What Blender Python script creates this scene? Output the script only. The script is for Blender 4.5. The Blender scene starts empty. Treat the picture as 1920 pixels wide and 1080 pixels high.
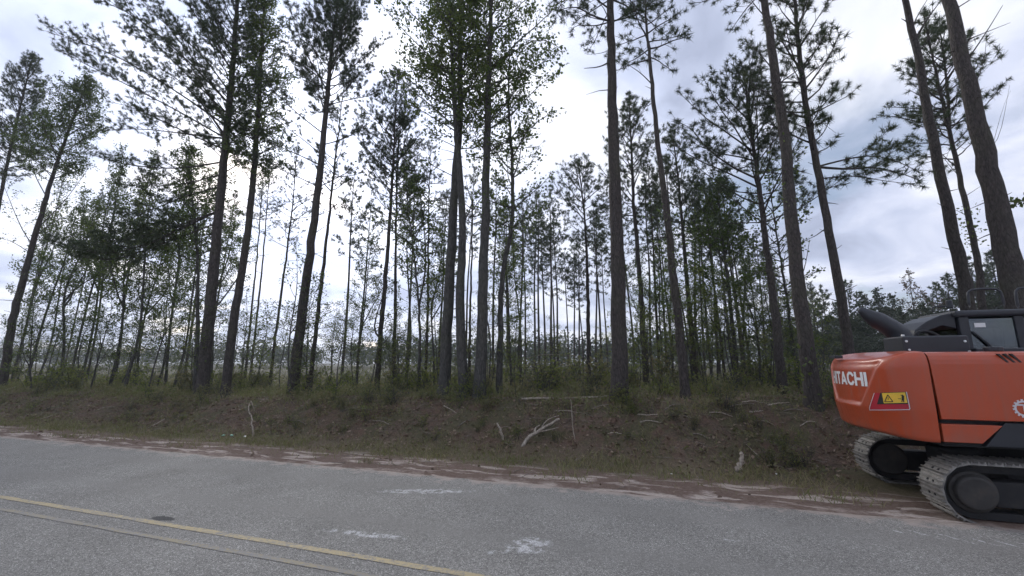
import bpy, bmesh, math
import numpy as np
from mathutils import Vector, Matrix

# ------------------------------------------------------------------ camera
sc = bpy.context.scene
R = math.radians
F_PX, CX, CY, PITCH, CAMH = 780.0, 960.0, 540.0, R(10.2), 2.0
cam_d = bpy.data.cameras.new("camera")
cam_d.sensor_width = 36.0
cam_d.lens = 36.0 * F_PX / 1920.0
cam_d.clip_start = 0.05
cam_d.clip_end = 5000
cam = bpy.data.objects.new("camera", cam_d)
cam.location = (0, 0, CAMH)
cam.rotation_euler = (math.pi / 2 + PITCH, 0, 0)
sc.collection.objects.link(cam)
sc.camera = cam

# ------------------------------------------------------------------ sky and sun
SUN_AZ, SUN_EL = R(-27), R(27)            # behind the trees, left of the middle
SUN_DIR = Vector((math.sin(SUN_AZ) * math.cos(SUN_EL), math.cos(SUN_AZ) * math.cos(SUN_EL), math.sin(SUN_EL)))
world = bpy.data.worlds.new("World")
sc.world = world
world.use_nodes = True
wt = world.node_tree
wt.nodes.clear()


def nd(tree, kind, **kw):
    n = tree.nodes.new(kind)
    for k, v in kw.items():
        if k.startswith("i_"):
            key = k[2:]
            n.inputs[int(key) if key.isdigit() else key].default_value = v
        else:
            setattr(n, k, v)
    return n


def lk(tree, a, b):
    tree.links.new(a, b)


def ramp(tree, fac, stops, interp='LINEAR'):
    n = tree.nodes.new('ShaderNodeValToRGB')
    n.color_ramp.interpolation = interp
    el = n.color_ramp.elements
    while len(el) < len(stops):
        el.new(0.5)
    for e, (p, c) in zip(el, stops):
        e.position = p
        e.color = (c[0], c[1], c[2], 1) if not isinstance(c, (int, float)) else (c, c, c, 1)
    if fac is not None:
        lk(tree, fac, n.inputs[0])
    return n.outputs[0]


def mth(tree, op, a, b=None, c=None, clamp=False):
    n = tree.nodes.new('ShaderNodeMath')
    n.operation = op
    n.use_clamp = clamp
    for i, v in enumerate((a, b, c)):
        if v is None:
            continue
        if isinstance(v, (int, float)):
            n.inputs[i].default_value = v
        else:
            lk(tree, v, n.inputs[i])
    return n.outputs[0]


def mixc(tree, fac, a, b, mode='MIX'):
    n = tree.nodes.new('ShaderNodeMix')
    n.data_type = 'RGBA'
    n.blend_type = mode
    for s, v in (('Factor', fac),):
        if isinstance(v, (int, float)):
            n.inputs[0].default_value = v
        else:
            lk(tree, v, n.inputs[0])
    for i, v in ((6, a), (7, b)):
        if isinstance(v, tuple):
            n.inputs[i].default_value = (v[0], v[1], v[2], 1)
        else:
            lk(tree, v, n.inputs[i])
    return n.outputs[2]


def build_world():
    t = wt
    tc = nd(t, 'ShaderNodeTexCoord')
    sky = nd(t, 'ShaderNodeTexSky', sky_type='NISHITA', sun_disc=False, sun_elevation=SUN_EL,
             sun_rotation=SUN_AZ % (2 * math.pi), air_density=1.0, dust_density=1.5, ozone_density=1.0)
    skc = nd(t, 'ShaderNodeMix', data_type='RGBA', blend_type='MULTIPLY')
    skc.inputs[0].default_value = 1.0
    lk(t, sky.outputs[0], skc.inputs[6])
    skc.inputs[7].default_value = (0.1, 0.1, 0.1, 1)
    sep = nd(t, 'ShaderNodeSeparateXYZ')
    lk(t, tc.outputs['Generated'], sep.inputs[0])
    zz = mth(t, 'ADD', mth(t, 'MAXIMUM', sep.outputs[2], 0.0), 0.22)
    cmb = nd(t, 'ShaderNodeCombineXYZ')
    lk(t, mth(t, 'DIVIDE', sep.outputs[0], zz), cmb.inputs[0])
    lk(t, mth(t, 'DIVIDE', sep.outputs[1], zz), cmb.inputs[1])
    n1 = nd(t, 'ShaderNodeTexNoise', i_Scale=1.1, i_Detail=7.0, i_Roughness=0.55, i_Distortion=0.35)
    n2 = nd(t, 'ShaderNodeTexNoise', i_Scale=2.1, i_Detail=8.0, i_Roughness=0.52, i_Distortion=0.5)
    lk(t, cmb.outputs[0], n1.inputs['Vector'])
    mp = nd(t, 'ShaderNodeMapping')
    mp.inputs['Location'].default_value = (3.7, 9.1, 0)
    lk(t, cmb.outputs[0], mp.inputs[0])
    lk(t, mp.outputs[0], n2.inputs['Vector'])
    cover = ramp(t, n1.outputs[0], [(0.34, 0.35), (0.46, 1.0)], 'EASE')       # how closed the cloud layer is
    tone = ramp(t, n2.outputs[0], [(0.33, (0.37, 0.415, 0.555)), (0.43, (0.51, 0.565, 0.73)), (0.52, (0.635, 0.68, 0.835)), (0.66, (0.85, 0.875, 0.96))])
    # light scattered forward through the thin cloud round the sun
    dot = nd(t, 'ShaderNodeVectorMath', operation='DOT_PRODUCT')
    lk(t, tc.outputs['Generated'], dot.inputs[0])
    dot.inputs[1].default_value = tuple(SUN_DIR)
    d = mth(t, 'MAXIMUM', dot.outputs['Value'], 0.0)
    glow = mth(t, 'ADD', mth(t, 'MULTIPLY', mth(t, 'POWER', d, 7.0), 0.6), mth(t, 'MULTIPLY', mth(t, 'POWER', d, 30.0), 0.6))
    bright = mth(t, 'ADD', 0.95, glow)
    cl = nd(t, 'ShaderNodeMix', data_type='RGBA', blend_type='MULTIPLY')
    cl.inputs[0].default_value = 1.0
    lk(t, tone, cl.inputs[6])
    cb = nd(t, 'ShaderNodeCombineXYZ')
    for i in range(3):
        lk(t, bright, cb.inputs[i])
    lk(t, cb.outputs[0], cl.inputs[7])
    col = mixc(t, cover, skc.outputs[2], cl.outputs[2])
    bg = nd(t, 'ShaderNodeBackground', i_Strength=1.0)
    lk(t, col, bg.inputs[0])
    out = nd(t, 'ShaderNodeOutputWorld')
    lk(t, bg.outputs[0], out.inputs[0])


build_world()
sun_d = bpy.data.lights.new("sun", 'SUN')
sun_d.energy = 1.4
sun_d.angle = R(22)
sun_d.color = (1.0, 0.95, 0.87)
sun = bpy.data.objects.new("sun", sun_d)
sun.rotation_euler = (-SUN_DIR).to_track_quat('-Z', 'Y').to_euler()
sun.location = (0, 0, 40)
sc.collection.objects.link(sun)
sc.view_settings.view_transform = 'Standard'
sc.view_settings.look = 'None'
sc.view_settings.exposure = 0.36
sc.view_settings.gamma = 1.0
sc.cycles.max_bounces = 4
sc.cycles.diffuse_bounces = 3
sc.cycles.adaptive_threshold = 0.03
sc.cycles.glossy_bounces = 2
sc.cycles.transmission_bounces = 3

# ------------------------------------------------------------------ frames of reference
ROAD_ANG = R(-17.8)
TX, TY = math.cos(ROAD_ANG), math.sin(ROAD_ANG)       # along the road, to the right
NX, NY = -TY, TX                                      # across the road, away from the camera


def tn2xy(t, n):
    return t * TX + n * NX, t * TY + n * NY


def xy2tn(x, y):
    return x * TX + y * TY, x * NX + y * NY


CP, SP = math.cos(PITCH), math.sin(PITCH)


def ray(px, py):
    a, b = px - CX, CY - py
    return np.array([a, F_PX * CP - b * SP, F_PX * SP + b * CP])


def at_depth(px, py, Y):
    v = ray(px, py)
    p = v * (Y / v[1])
    p[2] += CAMH
    return p


def project(p):
    p = np.asarray(p, float)
    x, y, z = p[..., 0], p[..., 1], p[..., 2] - CAMH
    f = y * CP + z * SP
    u = -y * SP + z * CP
    f = np.where(f > 0.05, f, 0.05)
    return CX + F_PX * x / f, CY - F_PX * u / f


def sstep(a, b, x):
    q = np.clip((np.asarray(x, float) - a) / (b - a), 0, 1)
    return q * q * (3 - 2 * q)


_wr = np.random.default_rng(5)
_WAVES = [(_wr.uniform(0, 2 * math.pi), _wr.uniform(0, 2 * math.pi)) for _ in range(24)]


def wav(x, y, lam, k0=0):
    s = 0
    for i in range(6):
        a, p = _WAVES[(k0 + i) % 24]
        f = 2 * math.pi / (lam * (0.6 + 0.22 * i))
        s = s + np.sin((x * math.cos(a) + y * math.sin(a)) * f + p)
    return s / 6


def ground_z(t, n):
    t = np.asarray(t, float)
    n = np.asarray(n, float)
    hb = np.interp(t, [-60, -17, -4, 4, 40], [0.55, 0.66, 1.0, 1.12, 1.15])
    st = 9.25 + 0.95 * sstep(1.2, 3.0, t) + 0.25 * wav(t, t * 0, 5.0, 3)
    en = st + 2.8 - 0.3 * sstep(1.2, 3.0, t)
    z = hb * sstep(0, 1, (n - st) / (en - st))
    z = z - 0.05 * np.exp(-((n - 8.9) / 0.5) ** 2) - 0.02
    rough = sstep(9.0, 10.2, n) * (1 - 0.85 * sstep(2.2, 3.2, t) * (1 - sstep(10.0, 10.6, n)))
    z = z + rough * (0.10 * wav(t, n, 2.3, 0) + 0.065 * wav(t, n, 0.95, 7) + 0.035 * wav(t, n, 0.42, 11))
    z = z + 0.012 * wav(t, n, 0.7, 2) * sstep(7.2, 7.8, n)
    z = z + 0.25 * wav(t, n, 30, 14) * sstep(18, 40, n)
    return z


def gz_xy(x, y):
    t, n = xy2tn(x, y)
    return float(ground_z(t, n))


def base_xy(px, n):
    """ground point seen at column px, n metres across the road"""
    py = 735.0
    for _ in range(5):
        v = ray(px, py)
        s = n / (v[0] * NX + v[1] * NY)
        x, y = v[0] * s, v[1] * s
        z = gz_xy(x, y)
        u, py = project((x, y, z))
        py = float(py)
    return x, y, z


# ------------------------------------------------------------------ scene helpers
COL = sc.collection


def tag(o, label=None, cat=None, group=None, kind=None):
    for k, v in (('label', label), ('category', cat), ('group', group), ('kind', kind)):
        if v:
            o[k] = v
    return o


def mesh_np(name, verts, faces_list, mats, smooth=False, mat_idx=None):
    """faces_list: list of int arrays (m,3) or (m,4)"""
    me = bpy.data.meshes.new(name)
    verts = np.asarray(verts, np.float32)
    me.vertices.add(len(verts))
    me.vertices.foreach_set('co', verts.ravel())
    faces_list = [np.asarray(f, np.int32) for f in faces_list if len(f)]
    loops = np.concatenate([f.ravel() for f in faces_list])
    tot = np.concatenate([np.full(len(f), f.shape[1], np.int32) for f in faces_list])
    start = np.concatenate([[0], np.cumsum(tot)[:-1]]).astype(np.int32)
    me.loops.add(len(loops))
    me.loops.foreach_set('vertex_index', loops)
    me.polygons.add(len(tot))
    me.polygons.foreach_set('loop_start', start)
    me.polygons.foreach_set('loop_total', tot)
    if smooth:
        me.polygons.foreach_set('use_smooth', np.ones(len(tot), bool))
    for m in (mats if isinstance(mats, (list, tuple)) else [mats]):
        me.materials.append(m)
    if mat_idx is not None:
        me.polygons.foreach_set('material_index', np.asarray(mat_idx, np.int32))
    me.update(calc_edges=True)
    return me


def link(name, me, parent=None, loc=(0, 0, 0), rot=(0, 0, 0)):
    o = bpy.data.objects.new(name, me)
    COL.objects.link(o)
    o.location = loc
    o.rotation_euler = rot
    if parent is not None:
        o.parent = parent
    return o


def empty(name, loc=(0, 0, 0), rz=0.0):
    o = bpy.data.objects.new(name, None)
    COL.objects.link(o)
    o.location = loc
    o.rotation_euler = (0, 0, rz)
    o.empty_display_size = 0.2
    return o


# ------------------------------------------------------------------ materials
def new_mat(name):
    m = bpy.data.materials.new(name)
    m.use_nodes = True
    t = m.node_tree
    b = t.nodes['Principled BSDF']
    return m, t, b


def simple_mat(name, col, rough=0.6, metal=0.0, var=0.15, scale=6.0, bump=0.0, coat=0.0, dirt=None, spec=0.5):
    m, t, b = new_mat(name)
    tc = nd(t, 'ShaderNodeTexCoord')
    n = nd(t, 'ShaderNodeTexNoise', i_Scale=scale, i_Detail=5.0, i_Roughness=0.6)
    lk(t, tc.outputs['Object'], n.inputs['Vector'])
    lo = tuple(c * (1 - var) for c in col)
    hi = tuple(min(1, c * (1 + var)) for c in col)
    c = ramp(t, n.outputs[0], [(0.3, lo), (0.7, hi)])
    if dirt:
        n2 = nd(t, 'ShaderNodeTexNoise', i_Scale=scale * 0.7, i_Detail=8.0, i_Roughness=0.75)
        lk(t, tc.outputs['Object'], n2.inputs['Vector'])
        f = ramp(t, n2.outputs[0], [(0.52, 0.0), (0.75, 0.75)])
        c = mixc(t, f, c, dirt)
    lk(t, c, b.inputs['Base Color'])
    b.inputs['Roughness'].default_value = rough
    b.inputs['Metallic'].default_value = metal
    b.inputs['Specular IOR Level'].default_value = spec
    b.inputs['Coat Weight'].default_value = coat
    b.inputs['Coat Roughness'].default_value = 0.12
    if bump:
        bp = nd(t, 'ShaderNodeBump', i_Strength=bump, i_Distance=0.02)
        lk(t, n.outputs[0], bp.inputs['Height'])
        lk(t, bp.outputs[0], b.inputs['Normal'])
    return m


def bark_mat(name, c0, c1, scale=9.0):
    m, t, b = new_mat(name)
    tc = nd(t, 'ShaderNodeTexCoord')
    mp = nd(t, 'ShaderNodeMapping')
    mp.inputs['Scale'].default_value = (1, 1, 0.28)
    lk(t, tc.outputs['Object'], mp.inputs[0])
    v = nd(t, 'ShaderNodeTexVoronoi', feature='DISTANCE_TO_EDGE', i_Scale=scale)
    n = nd(t, 'ShaderNodeTexNoise', i_Scale=scale * 1.3, i_Detail=6.0, i_Roughness=0.65, i_Distortion=0.6)
    lk(t, mp.outputs[0], n.inputs['Vector'])
    lk(t, mp.outputs[0], v.inputs['Vector'])
    c = ramp(t, n.outputs[0], [(0.32, c0), (0.68, c1)])
    edge = ramp(t, v.outputs[0], [(0.0, 0.62), (0.2, 1.0)])
    c = mixc(t, 0.8, c, edge, 'MULTIPLY')
    n3 = nd(t, 'ShaderNodeTexNoise', i_Scale=1.3, i_Detail=4.0)
    lk(t, tc.outputs['Object'], n3.inputs['Vector'])
    moss = ramp(t, n3.outputs[0], [(0.5, 0.0), (0.72, 0.4)])
    c = mixc(t, moss, c, (0.085, 0.09, 0.055))
    lk(t, c, b.inputs['Base Color'])
    b.inputs['Roughness'].default_value = 0.9
    b.inputs['Specular IOR Level'].default_value = 0.2
    h = mth(t, 'ADD', edge, n.outputs[0])
    bp = nd(t, 'ShaderNodeBump', i_Strength=0.9, i_Distance=0.03)
    lk(t, h, bp.inputs['Height'])
    lk(t, bp.outputs[0], b.inputs['Normal'])
    return m


def leaf_mat(name, cols, transl=0.3, rough=0.55):
    m, t, b = new_mat(name)
    g = nd(t, 'ShaderNodeNewGeometry')
    oi = nd(t, 'ShaderNodeObjectInfo')
    n = nd(t, 'ShaderNodeTexNoise', i_Scale=0.6, i_Detail=3.0)
    lk(t, g.outputs['Position'], n.inputs['Vector'])
    f = mth(t, 'ADD', mth(t, 'MULTIPLY', g.outputs['Random Per Island'], 0.5), mth(t, 'MULTIPLY', n.outputs[0], 0.6))
    f = mth(t, 'ADD', f, mth(t, 'MULTIPLY', mth(t, 'SUBTRACT', oi.outputs['Random'], 0.5), 0.2), clamp=True)
    k = len(cols)
    c = ramp(t, f, [(0.15 + 0.7 * i / (k - 1), cc) for i, cc in enumerate(cols)])
    lk(t, c, b.inputs['Base Color'])
    b.inputs['Roughness'].default_value = rough
    b.inputs['Specular IOR Level'].default_value = 0.3
    tr = nd(t, 'ShaderNodeBsdfTranslucent')
    lk(t, c, tr.inputs['Color'])
    ms = nd(t, 'ShaderNodeMixShader')
    ms.inputs[0].default_value = transl
    lk(t, b.outputs[0], ms.inputs[1])
    lk(t, tr.outputs[0], ms.inputs[2])
    lk(t, ms.outputs[0], t.nodes['Material Output'].inputs['Surface'])
    return m


M = {}
M['pine_bark'] = bark_mat('pine_bark', (0.045, 0.040, 0.038), (0.105, 0.092, 0.085), 19.0)
M['grey_bark'] = bark_mat('grey_bark', (0.055, 0.055, 0.052), (0.12, 0.116, 0.108), 16.0)
M['needle'] = leaf_mat('needle', [(0.032, 0.05, 0.03), (0.055, 0.08, 0.04), (0.09, 0.11, 0.05)], 0.3)
M['leaf'] = leaf_mat('leaf', [(0.05, 0.08, 0.025), (0.085, 0.125, 0.036), (0.135, 0.165, 0.05)], 0.58)
M['young_leaf'] = leaf_mat('young_leaf', [(0.10, 0.13, 0.034), (0.15, 0.185, 0.048), (0.20, 0.215, 0.065)], 0.55)
M['shrub_leaf'] = leaf_mat('shrub_leaf', [(0.085, 0.095, 0.04), (0.135, 0.145, 0.06), (0.18, 0.18, 0.085), (0.22, 0.18, 0.10)], 0.5)
M['far_leaf'] = leaf_mat('far_leaf', [(0.035, 0.05, 0.035), (0.055, 0.075, 0.045), (0.08, 0.095, 0.055)], 0.15)
M['red_bud'] = leaf_mat('red_bud', [(0.09, 0.05, 0.04), (0.11, 0.075, 0.05), (0.08, 0.09, 0.045)], 0.25)
M['grass'] = leaf_mat('grass', [(0.10, 0.14, 0.036), (0.15, 0.175, 0.055), (0.21, 0.20, 0.09), (0.28, 0.235, 0.14)], 0.25)
M['tall_grass'] = leaf_mat('tall_grass', [(0.10, 0.135, 0.04), (0.14, 0.175, 0.055), (0.19, 0.205, 0.08), (0.26, 0.24, 0.13)], 0.45)
M['litter'] = leaf_mat('litter', [(0.085, 0.06, 0.045), (0.14, 0.097, 0.07), (0.21, 0.15, 0.108), (0.32, 0.25, 0.19)], 0.1, 0.8)
M['pale_wood'] = bark_mat('pale_wood', (0.30, 0.25, 0.20), (0.52, 0.46, 0.39), 16.0)
M['fresh_wood'] = simple_mat('fresh_wood', (0.72, 0.62, 0.46), 0.8, var=0.2, scale=14)
M['grey_wood'] = bark_mat('grey_wood', (0.16, 0.14, 0.12), (0.32, 0.28, 0.24), 16.0)


def ground_material():
    m, t, b = new_mat('ground')
    tc = nd(t, 'ShaderNodeTexCoord')
    sp = nd(t, 'ShaderNodeSeparateXYZ')
    lk(t, tc.outputs['Object'], sp.inputs[0])
    X, Y = sp.outputs[0], sp.outputs[1]

    def noise(scale, det=5.0, rough=0.6, dist=0.0, sx=1.0):
        n = nd(t, 'ShaderNodeTexNoise', i_Scale=scale, i_Detail=det, i_Roughness=rough, i_Distortion=dist)
        if sx != 1.0:
            mp = nd(t, 'ShaderNodeMapping')
            mp.inputs['Scale'].default_value = (sx, 1, 1)
            lk(t, tc.outputs['Object'], mp.inputs[0])
            lk(t, mp.outputs[0], n.inputs['Vector'])
        else:
            lk(t, tc.outputs['Object'], n.inputs['Vector'])
        return n.outputs[0]
    big, mid, fine = noise(0.45, 4), noise(2.2, 6, 0.65), noise(22.0, 6, 0.7)
    yw = mth(t, 'ADD', Y, mth(t, 'MULTIPLY', mth(t, 'SUBTRACT', mid, 0.5), 1.9))
    # reddish shoulder dirt with streaks of pale sand
    dirt = ramp(t, fine, [(0.3, (0.125, 0.085, 0.066)), (0.55, (0.19, 0.137, 0.11)), (0.75, (0.28, 0.212, 0.175))])
    sand = ramp(t, fine, [(0.3, (0.40, 0.33, 0.28)), (0.7, (0.66, 0.58, 0.51))])
    streak = noise(3.4, 5, 0.62, 0.4, 0.30)
    smask = ramp(t, streak, [(0.52, 0.0), (0.60, 0.9)])
    nearroad = ramp(t, mth(t, 'MULTIPLY', mth(t, 'SUBTRACT', Y, 7.0), 0.5), [(0.0, 1.0), (0.65, 0.85), (0.95, 0.0)])
    dirt = mixc(t, mth(t, 'MULTIPLY', smask, nearroad), dirt, sand)
    edge_sand = ramp(t, mth(t, 'MULTIPLY', mth(t, 'SUBTRACT', yw, 6.8), 1.0), [(0.0, 0.75), (0.6, 0.0)])
    dirt = mixc(t, edge_sand, dirt, sand)
    # verge grass, thin and olive
    gr = ramp(t, fine, [(0.3, (0.065, 0.062, 0.034)), (0.55, (0.12, 0.108, 0.06)), (0.75, (0.19, 0.155, 0.105))])
    gmask = mth(t, 'MULTIPLY', ramp(t, mth(t, 'MULTIPLY', mth(t, 'SUBTRACT', yw, 8.1), 0.9), [(0.0, 0.0), (0.8, 0.9)]),
                ramp(t, big, [(0.35, 0.55), (0.6, 1.0)]))
    c = mixc(t, gmask, dirt, gr)
    # leaf and pine-straw litter on the bank
    lit = ramp(t, fine, [(0.28, (0.045, 0.035, 0.027)), (0.5, (0.10, 0.076, 0.057)), (0.68, (0.165, 0.125, 0.094)), (0.85, (0.29, 0.23, 0.18))])
    red = ramp(t, mid, [(0.40, 0.0), (0.60, 0.85)])
    lit = mixc(t, red, lit, ramp(t, fine, [(0.3, (0.09, 0.058, 0.043)), (0.7, (0.175, 0.113, 0.083))]))
    weed = ramp(t, noise(1.1, 6, 0.7, 0.5), [(0.46, 0.0), (0.56, 0.8)])
    lit = mixc(t, weed, lit, ramp(t, fine, [(0.3, (0.05, 0.05, 0.028)), (0.7, (0.125, 0.118, 0.065))]))
    lmask = ramp(t, mth(t, 'MULTIPLY', mth(t, 'SUBTRACT', yw, 9.3), 0.8), [(0.0, 0.0), (0.6, 1.0)])
    c = mixc(t, lmask, c, lit)
    # forest floor and the cleared land behind it
    flo = ramp(t, fine, [(0.3, (0.05, 0.05, 0.03)), (0.55, (0.095, 0.088, 0.052)), (0.75, (0.17, 0.135, 0.09))])
    fmask = ramp(t, mth(t, 'MULTIPLY', mth(t, 'SUBTRACT', yw, 12.0), 0.3), [(0.0, 0.0), (0.9, 0.8)])
    c = mixc(t, fmask, c, flo)
    clr = ramp(t, mid, [(0.35, (0.05, 0.052, 0.03)), (0.65, (0.095, 0.088, 0.058))])
    cmask = ramp(t, mth(t, 'MULTIPLY', mth(t, 'SUBTRACT', Y, 26.0), 0.05), [(0.0, 0.0), (0.9, 0.85)])
    c = mixc(t, cmask, c, clr)
    lk(t, c, b.inputs['Base Color'])
    b.inputs['Roughness'].default_value = 0.95
    b.inputs['Specular IOR Level'].default_value = 0.15
    bp = nd(t, 'ShaderNodeBump', i_Strength=0.8, i_Distance=0.05)
    lk(t, mth(t, 'ADD', fine, mid), bp.inputs['Height'])
    lk(t, bp.outputs[0], b.inputs['Normal'])
    return m


# worn, dusty marks on the asphalt: centre t, n, half-lengths, rotation, strength
ROAD_MARKS = []


def road_material():
    m, t, b = new_mat('asphalt')
    tc = nd(t, 'ShaderNodeTexCoord')
    sp = nd(t, 'ShaderNodeSeparateXYZ')
    lk(t, tc.outputs['Object'], sp.inputs[0])
    X, Y = sp.outputs[0], sp.outputs[1]
    v = nd(t, 'ShaderNodeTexVoronoi', feature='F1', i_Scale=120.0)
    lk(t, tc.outputs['Object'], v.inputs['Vector'])
    chip = nd(t, 'ShaderNodeSeparateColor')
    lk(t, v.outputs['Color'], chip.inputs[0])
    f = nd(t, 'ShaderNodeTexNoise', i_Scale=26.0, i_Detail=5.0, i_Roughness=0.75)
    lk(t, tc.outputs['Object'], f.inputs['Vector'])
    g = nd(t, 'ShaderNodeTexNoise', i_Scale=0.9, i_Detail=5.0, i_Roughness=0.55)
    lk(t, tc.outputs['Object'], g.inputs['Vector'])
    c = ramp(t, chip.outputs[0], [(0.0, (0.15, 0.143, 0.128)), (0.5, (0.255, 0.243, 0.218)), (0.88, (0.35, 0.335, 0.30)), (1.0, (0.58, 0.56, 0.51))])
    c2 = ramp(t, f.outputs[0], [(0.3, (0.72, 0.72, 0.73)), (0.7, (1.22, 1.22, 1.22))])
    c = mixc(t, 0.85, c, c2, 'MULTIPLY')
    c = mixc(t, 1.0, c, ramp(t, g.outputs[0], [(0.3, 0.84), (0.7, 1.12)]), 'MULTIPLY')
    # two smoother wheel paths in the far lane
    for y0 in (4.95, 6.35):
        wp = mth(t, 'MULTIPLY', mth(t, 'ABSOLUTE', mth(t, 'SUBTRACT', Y, y0)), 2.2)
        c = mixc(t, ramp(t, wp, [(0.0, 0.5), (0.9, 0.0)]), c, (0.252, 0.24, 0.216))
    # pale dust scuffs
    tot = None
    wn = nd(t, 'ShaderNodeTexNoise', i_Scale=9.0, i_Detail=7.0, i_Roughness=0.75)
    lk(t, tc.outputs['Object'], wn.inputs['Vector'])
    for (mt, mn, hl, hw, ang, st) in ROAD_MARKS:
        dx, dy = mth(t, 'SUBTRACT', X, mt), mth(t, 'SUBTRACT', Y, mn)
        ca, sa = math.cos(ang), math.sin(ang)
        u = mth(t, 'DIVIDE', mth(t, 'ADD', mth(t, 'MULTIPLY', dx, ca), mth(t, 'MULTIPLY', dy, sa)), hl)
        w = mth(t, 'DIVIDE', mth(t, 'SUBTRACT', mth(t, 'MULTIPLY', dy, ca), mth(t, 'MULTIPLY', dx, sa)), hw)
        r2 = mth(t, 'ADD', mth(t, 'MULTIPLY', u, u), mth(t, 'MULTIPLY', w, w))
        k = mth(t, 'MULTIPLY', mth(t, 'SUBTRACT', 1.0, r2, clamp=True), st)
        tot = k if tot is None else mth(t, 'MAXIMUM', tot, k)
    if tot is not None:
        k = ramp(t, mth(t, 'MULTIPLY', tot, mth(t, 'ADD', mth(t, 'MULTIPLY', mth(t, 'SUBTRACT', wn.outputs[0], 0.5), 6.5), 0.35)),
                 [(0.10, 0.0), (0.6, 0.85)])
        k = mth(t, 'MULTIPLY', k, ramp(t, chip.outputs[1], [(0.25, 0.25), (0.6, 1.0)]))
        c = mixc(t, k, c, (0.72, 0.71, 0.70))
    # tar patch beside the yellow line
    dx, dy = mth(t, 'SUBTRACT', X, TAR[0]), mth(t, 'SUBTRACT', Y, TAR[1])
    r2 = mth(t, 'ADD', mth(t, 'POWER', mth(t, 'DIVIDE', dx, 0.20), 2.0), mth(t, 'POWER', mth(t, 'DIVIDE', dy, 0.075), 2.0))
    r2 = mth(t, 'ADD', r2, mth(t, 'MULTIPLY', mth(t, 'SUBTRACT', wn.outputs[0], 0.5), 2.0))
    c = mixc(t, ramp(t, r2, [(0.6, 0.8), (1.0, 0.0)]), c, (0.03, 0.032, 0.034))
    # sand blown over the broken edge
    en = nd(t, 'ShaderNodeTexNoise', i_Scale=3.0, i_Detail=7.0, i_Roughness=0.7)
    lk(t, tc.outputs['Object'], en.inputs['Vector'])
    e = mth(t, 'ADD', mth(t, 'SUBTRACT', Y, 6.93), mth(t, 'MULTIPLY', mth(t, 'SUBTRACT', en.outputs[0], 0.5), 1.7))
    c = mixc(t, ramp(t, e, [(0.0, 0.0), (0.2, 0.9)]), c, (0.42, 0.355, 0.31))
    lk(t, c, b.inputs['Base Color'])
    b.inputs['Roughness'].default_value = 0.85
    b.inputs['Specular IOR Level'].default_value = 0.25
    bp = nd(t, 'ShaderNodeBump', i_Strength=0.5, i_Distance=0.008)
    lk(t, mth(t, 'ADD', chip.outputs[0], f.outputs[0]), bp.inputs['Height'])
    lk(t, bp.outputs[0], b.inputs['Normal'])
    return m


def road_pt(px, py):
    v = ray(px, py)
    s = -CAMH / v[2]
    return xy2tn(v[0] * s, v[1] * s)


def line_mark(p, q, hw, st):
    (t0, n0), (t1, n1) = road_pt(*p), road_pt(*q)
    ROAD_MARKS.append(((t0 + t1) / 2, (n0 + n1) / 2, max(0.05, math.hypot(t1 - t0, n1 - n0) / 2), hw, math.atan2(n1 - n0, t1 - t0), st))


line_mark((945, 1030), (1040, 1018), 0.24, 1.5)
line_mark((900, 1040), (1000, 1030), 0.07, 0.7)
line_mark((590, 993), (780, 1014), 0.09, 1.1)
line_mark((690, 922), (910, 922), 0.16, 1.05)
line_mark((1090, 905), (1250, 925), 0.14, 0.8)
for q in range(6):
    line_mark((1640 + 52 * q, 986 + 6 * q), (1735 + 52 * q, 1012 + 6 * q), 0.022, 1.1)
line_mark((1330, 1010), (1400, 1018), 0.03, 0.6)
TAR = road_pt(305, 974)

# ------------------------------------------------------------------ ground, road, markings


def grid_sheet(name, ts, ns, zf, mat, smooth=True):
    T, N = np.meshgrid(ts, ns)
    Z = zf(T, N)
    v = np.stack([T.ravel(), N.ravel(), Z.ravel()], 1)
    a, b = len(ns), len(ts)
    idx = np.arange(a * b).reshape(a, b)
    f = np.stack([idx[:-1, :-1].ravel(), idx[:-1, 1:].ravel(), idx[1:, 1:].ravel(), idx[1:, :-1].ravel()], 1)
    return link(name, mesh_np(name, v, [f], mat, smooth), rot=(0, 0, ROAD_ANG))


ts = np.concatenate([[-2500, -1500, -800, -400, -200, -120, -90, -70], np.arange(-60, -26, 0.8), np.arange(-26, 12, 0.13),
                     np.arange(14, 40, 1.0), [45, 60, 90, 150, 300, 700, 1500, 2500]])
ns = np.concatenate([[-2000, -800, -300, -100, -40, -15, -5, 0, 3, 6, 6.8], np.arange(7.0, 16, 0.11), np.arange(16, 40, 0.6),
                     np.arange(40, 120, 5.0), [130, 160, 220, 350, 700, 1500, 3000]])
g = grid_sheet('ground', ts, ns, lambda t, n: np.where(n < 7.0, -0.035, ground_z(t, n)), ground_material())
tag(g, kind='structure')

rng = np.random.default_rng(11)
ts = np.concatenate([np.arange(-400, -30, 10.0), np.arange(-30, 15, 0.12), np.arange(15, 300, 10.0)])
ns = np.array([0.3, 2.0, 4.0, 5.5, 6.6, 6.95, 7.12, 7.16])


def road_z(t, n):
    z = 0.012 - 0.0016 * np.abs(n - 3.9)
    return np.where(n > 7.14, -0.05, z)


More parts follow.
